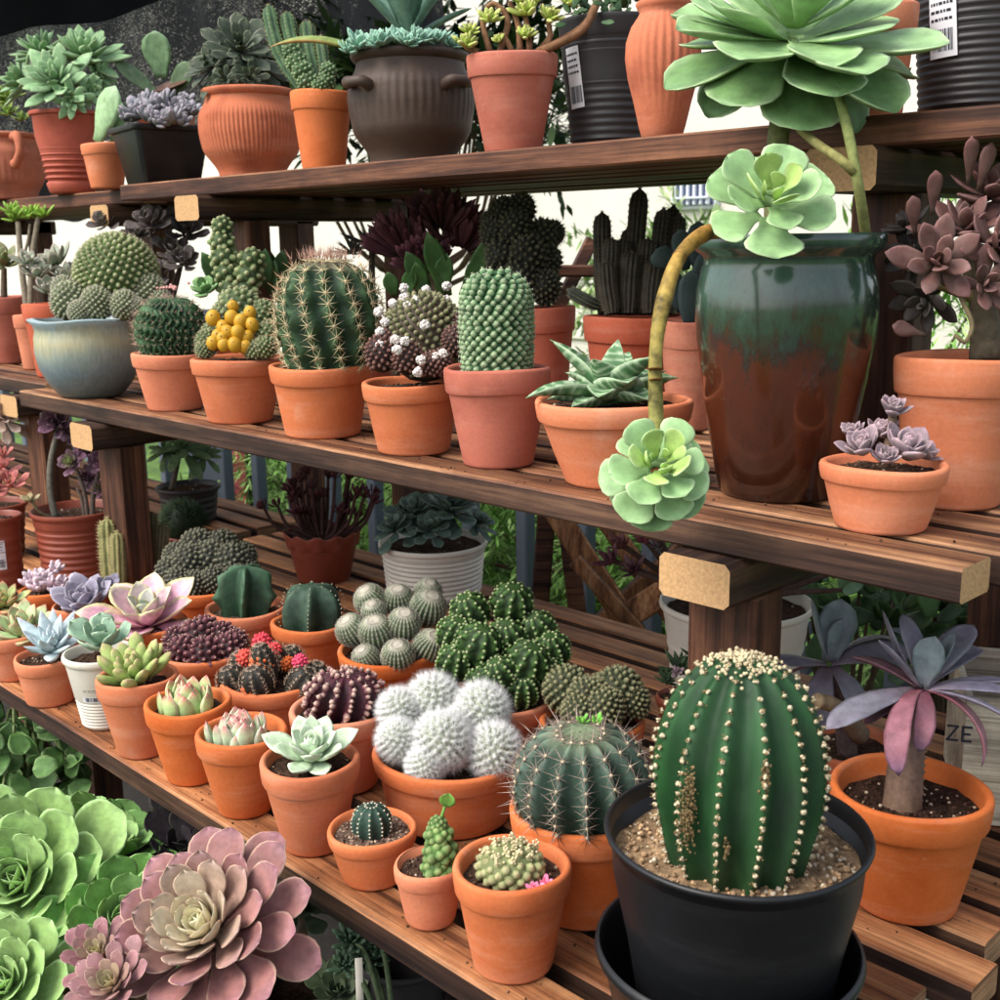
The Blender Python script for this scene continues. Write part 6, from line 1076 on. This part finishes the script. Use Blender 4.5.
# shrubs and trees: leaf sprays on arching twigs round a trunk
LV = np.array([(0, 0, 0), (.18, .02, .35), (.12, .04, .7), (0, .05, 1), (-.12, .04, .7), (-.18, .02, .35)], float); LF = [(0, 1, 2, 5), (2, 3, 4, 5)]
LF = [(0, 1, 5), (1, 2, 4, 5), (2, 3, 4)]
def shrub(name, X, Y, Hh, Rr, label, cat, n=220, zc=.55, lf=(.09, .05), cols=('3c5c26', '5c8438', '86aa54'), z0=.15, weep=.5, per=26, trunk=.04, group=None):
    t = empty(name, (X, Y, ZG), label, cat, group); mt = MB(); tube(mt, [(0, 0, -.02), (rng.normal(0, .04), 0, Hh*.35), (0, 0, Hh*.8)], [trunk, trunk*.4], Cc('5a4636'), 9)
    P = []; A = []; S = []; C_ = []
    for i in range(n):
        d = rng.normal(0, 1, 3); d /= np.linalg.norm(d); f = rng.uniform(.35, 1)**.6; b_ = np.array([d[0]*Rr*f, d[1]*Rr*f, Hh*(zc+.45*d[2]*f)]);
        if b_[2] < z0: b_[2] = z0+rng.uniform(0, .3)
        out = nrm(np.array([d[0], d[1], .25+rng.normal(0, .3)])); L = Rr*rng.uniform(.25, .55); k = rng.uniform(.55, 1.2); base = [Cc(q) for q in cols][rng.choice(3, p=[.35, .4, .25])]*k
        if i % 9 == 0: tube(mt, [(0, 0, b_[2]*.6), b_*.6+np.array([0, 0, b_[2]*.1]), b_], [trunk*.3, .004], Cc('5a4636'), 5, 7)
        for j in range(per):
            g = j/per; q = b_+out*L*g+np.array([0, 0, -weep*L*g*g]); P.append(q+rng.normal(0, lf[0]*.25, 3)); A.append(out+rng.normal(0, .55, 3)+np.array([0, 0, -weep*g])); s_ = lf[0]*rng.uniform(.6, 1.3); S.append((lf[1]*1.6, lf[1], s_)); C_.append(base*rng.uniform(.8, 1.2))
    mt.build('trunk', M['bark'], t); mf = MB(); mf.inst(LV, LF, P, A, np.array(S), np.array(C_)); mf.build('foliage', M['foliage'], t, smooth=False)
g = 'shrubs beyond the railing'; CG = ('5c8a34', '86b556', 'b0d67e')
for X_, Y_, h_, r_, lab in ((-2.62, 2.95, .95, .46, 'bright feathery green shrub in the gap right of the cream ridged pot'), (-3.5, 3.05, .95, .5, 'feathery green shrub seen behind the maroon branching succulent'), (-1.9, 2.95, 1.0, .46, 'bright feathery green shrub seen through the crossed legs of the wooden chair'), (-4.5, 3.2, 1.0, .5, 'feathery green shrub at the far left behind the leggy rosette in the grey pot')):
    shrub('shrub', X_, Y_, h_*.8, r_, lab, 'shrub', 330, lf=(.06, .018), cols=CG, z0=.01, zc=.3, group=g)
shrub('shrub', -1.1, 2.8, 1.0, .5, 'feathery green shrub seen between the right-hand post and the purple rosettes', 'shrub', 180, lf=(.07, .018), cols=CG, z0=.05, group=g)
shrub('shrub', -.45, 2.75, 1.15, .62, 'broad-leaved dark green bush at the right edge under the middle shelf', 'shrub', 180, lf=(.08, .05), cols=('2f4a22', '476a30', '6c9046'), group=g)
shrub('shrub', -2.15, 3.9, 1.28, .5, 'light green shrub filling the gap between the crested cactus and the finger cacti', 'shrub', 150, lf=(.08, .03), cols=CG, z0=.3, group=g)
shrub('tree', -4.55, 6.0, 1.35, .7, 'pale hazy green treetop against the white house, behind the finger cacti', 'tree', 150, lf=(.10, .05), cols=('8aa866', 'a4c07c', 'bcd096'), z0=.5)
shrub('tree', -3.55, 3.1, 2.6, .62, 'dark leafy tree rising above the branching sedum', 'tree', 240, lf=(.09, .05), cols=('1f2f18', '2c4220', '3f582e'), z0=1.62)
shrub('tree', -1.15, 4.2, 1.7, .5, 'light green young tree seen past the trunk of the purple-brown succulent', 'tree', 150, lf=(.09, .045), cols=('7ca84e', '96bc62', 'b4d084'), z0=.6)
# pale stone beside the right end of the boards
def stone(x, y, z, L, W, H_, rz, name, label, c):
    t = empty(name, (x, y, z), label, 'stone', None, rz); mb = MB(); a = np.linspace(0, 2*PI, 22, endpoint=False); k = 1+.12*np.sin(3*a+1)+rng.normal(0, .04, 22); rr = [(0.02, 0), (1, 0), (1.03, .2), (1.0, .8), (.9, 1), (.02, 1)]
    mb.grid(np.array([[(L/2*f*k[i]*math.copysign(abs(math.cos(a[i]))**.6, math.cos(a[i])), W/2*f*k[i]*math.copysign(abs(math.sin(a[i]))**.6, math.sin(a[i])), H_*h+rng.normal(0, .0015)*(0 < h < 1)) for i in range(22)] for f, h in rr]), Cc(c)); mb.build('slab', ceramic('pale_stone_'+c, c, '8a8674', 'efece0', .9, .2, 12, .6), t, sharp=40)
stone(-.50, 1.42, ZG+.005, .55, .3, .12, .4, 'paving_stone', 'pale lichen-spotted stone slab on the ground below the right end of the lowest shelf', 'c4c0ac')
stone(-.30, 1.75, ZG+.005, .4, .3, .14, 1.0, 'paving_stone', 'small pale stone on the ground at the bottom right corner', 'b9b5a6')
# spilt potting soil on the boards
mb = MB(); P = []
for z, y0, n, x0, x1, m in ((ZL, .655, 4, -1.75, -.62, 260), (ZM, .95, 3, -1.6, -.45, 160), (ZL, .967, 4, -.75, -.42, 60)):
    for _ in range(m): P.append((rng.uniform(x0, x1), y0+.078*rng.integers(0, n)+rng.uniform(.006, .049), z+.0004))
P = np.array(P); mb.inst(ROCK[0], ROCK[1], P, rng.normal(0, 1, P.shape), rng.uniform(.0005, .0017, (len(P), 1))*np.ones((1, 3)), Cc('4a382c')*rng.uniform(.4, 2.4, (len(P), 1)))
o = mb.build('soil_crumbs', M['soil']); tag(o, 'dark crumbs of spilt soil scattered over the shelf boards', 'soil', None, 'stuff')
# ================================================================== LIGHT
W = bpy.data.worlds.new('World'); SC.world = W; W.use_nodes = True; nt = W.node_tree; bg = nt.nodes['Background']
sk = nt.nodes.new('ShaderNodeTexSky'); sk.sky_type = 'NISHITA'; sk.sun_disc = False; SUN = np.array([-.25, -.80, 1.0]); el = math.asin(nrm(SUN)[2]); az = math.atan2(SUN[0], SUN[1])
sk.sun_elevation = el; sk.sun_rotation = az; sk.air_density = 1.0; sk.dust_density = 3.0; sk.ozone_density = 1.0
hs = nt.nodes.new('ShaderNodeHueSaturation'); hs.inputs['Saturation'].default_value = .45; nt.links.new(sk.outputs['Color'], hs.inputs['Color']); nt.links.new(hs.outputs['Color'], bg.inputs['Color']); bg.inputs['Strength'].default_value = .15
sd = bpy.data.lights.new('sun', 'SUN'); sd.energy = 1.5; sd.angle = math.radians(35); sd.color = (1, .95, .88); so = bpy.data.objects.new('sun', sd); COL.objects.link(so)
so.rotation_euler = Vector(tuple(SUN)).to_track_quat('Z', 'Y').to_euler()
cam_d.dof.use_dof = True; cam_d.dof.focus_distance = 1.4; cam_d.dof.aperture_fstop = 13
SC.view_settings.view_transform = 'Standard'; SC.view_settings.look = 'None'; SC.view_settings.gamma = 1; SC.view_settings.exposure = .95
SC.render.resolution_x = SC.render.resolution_y = 1024
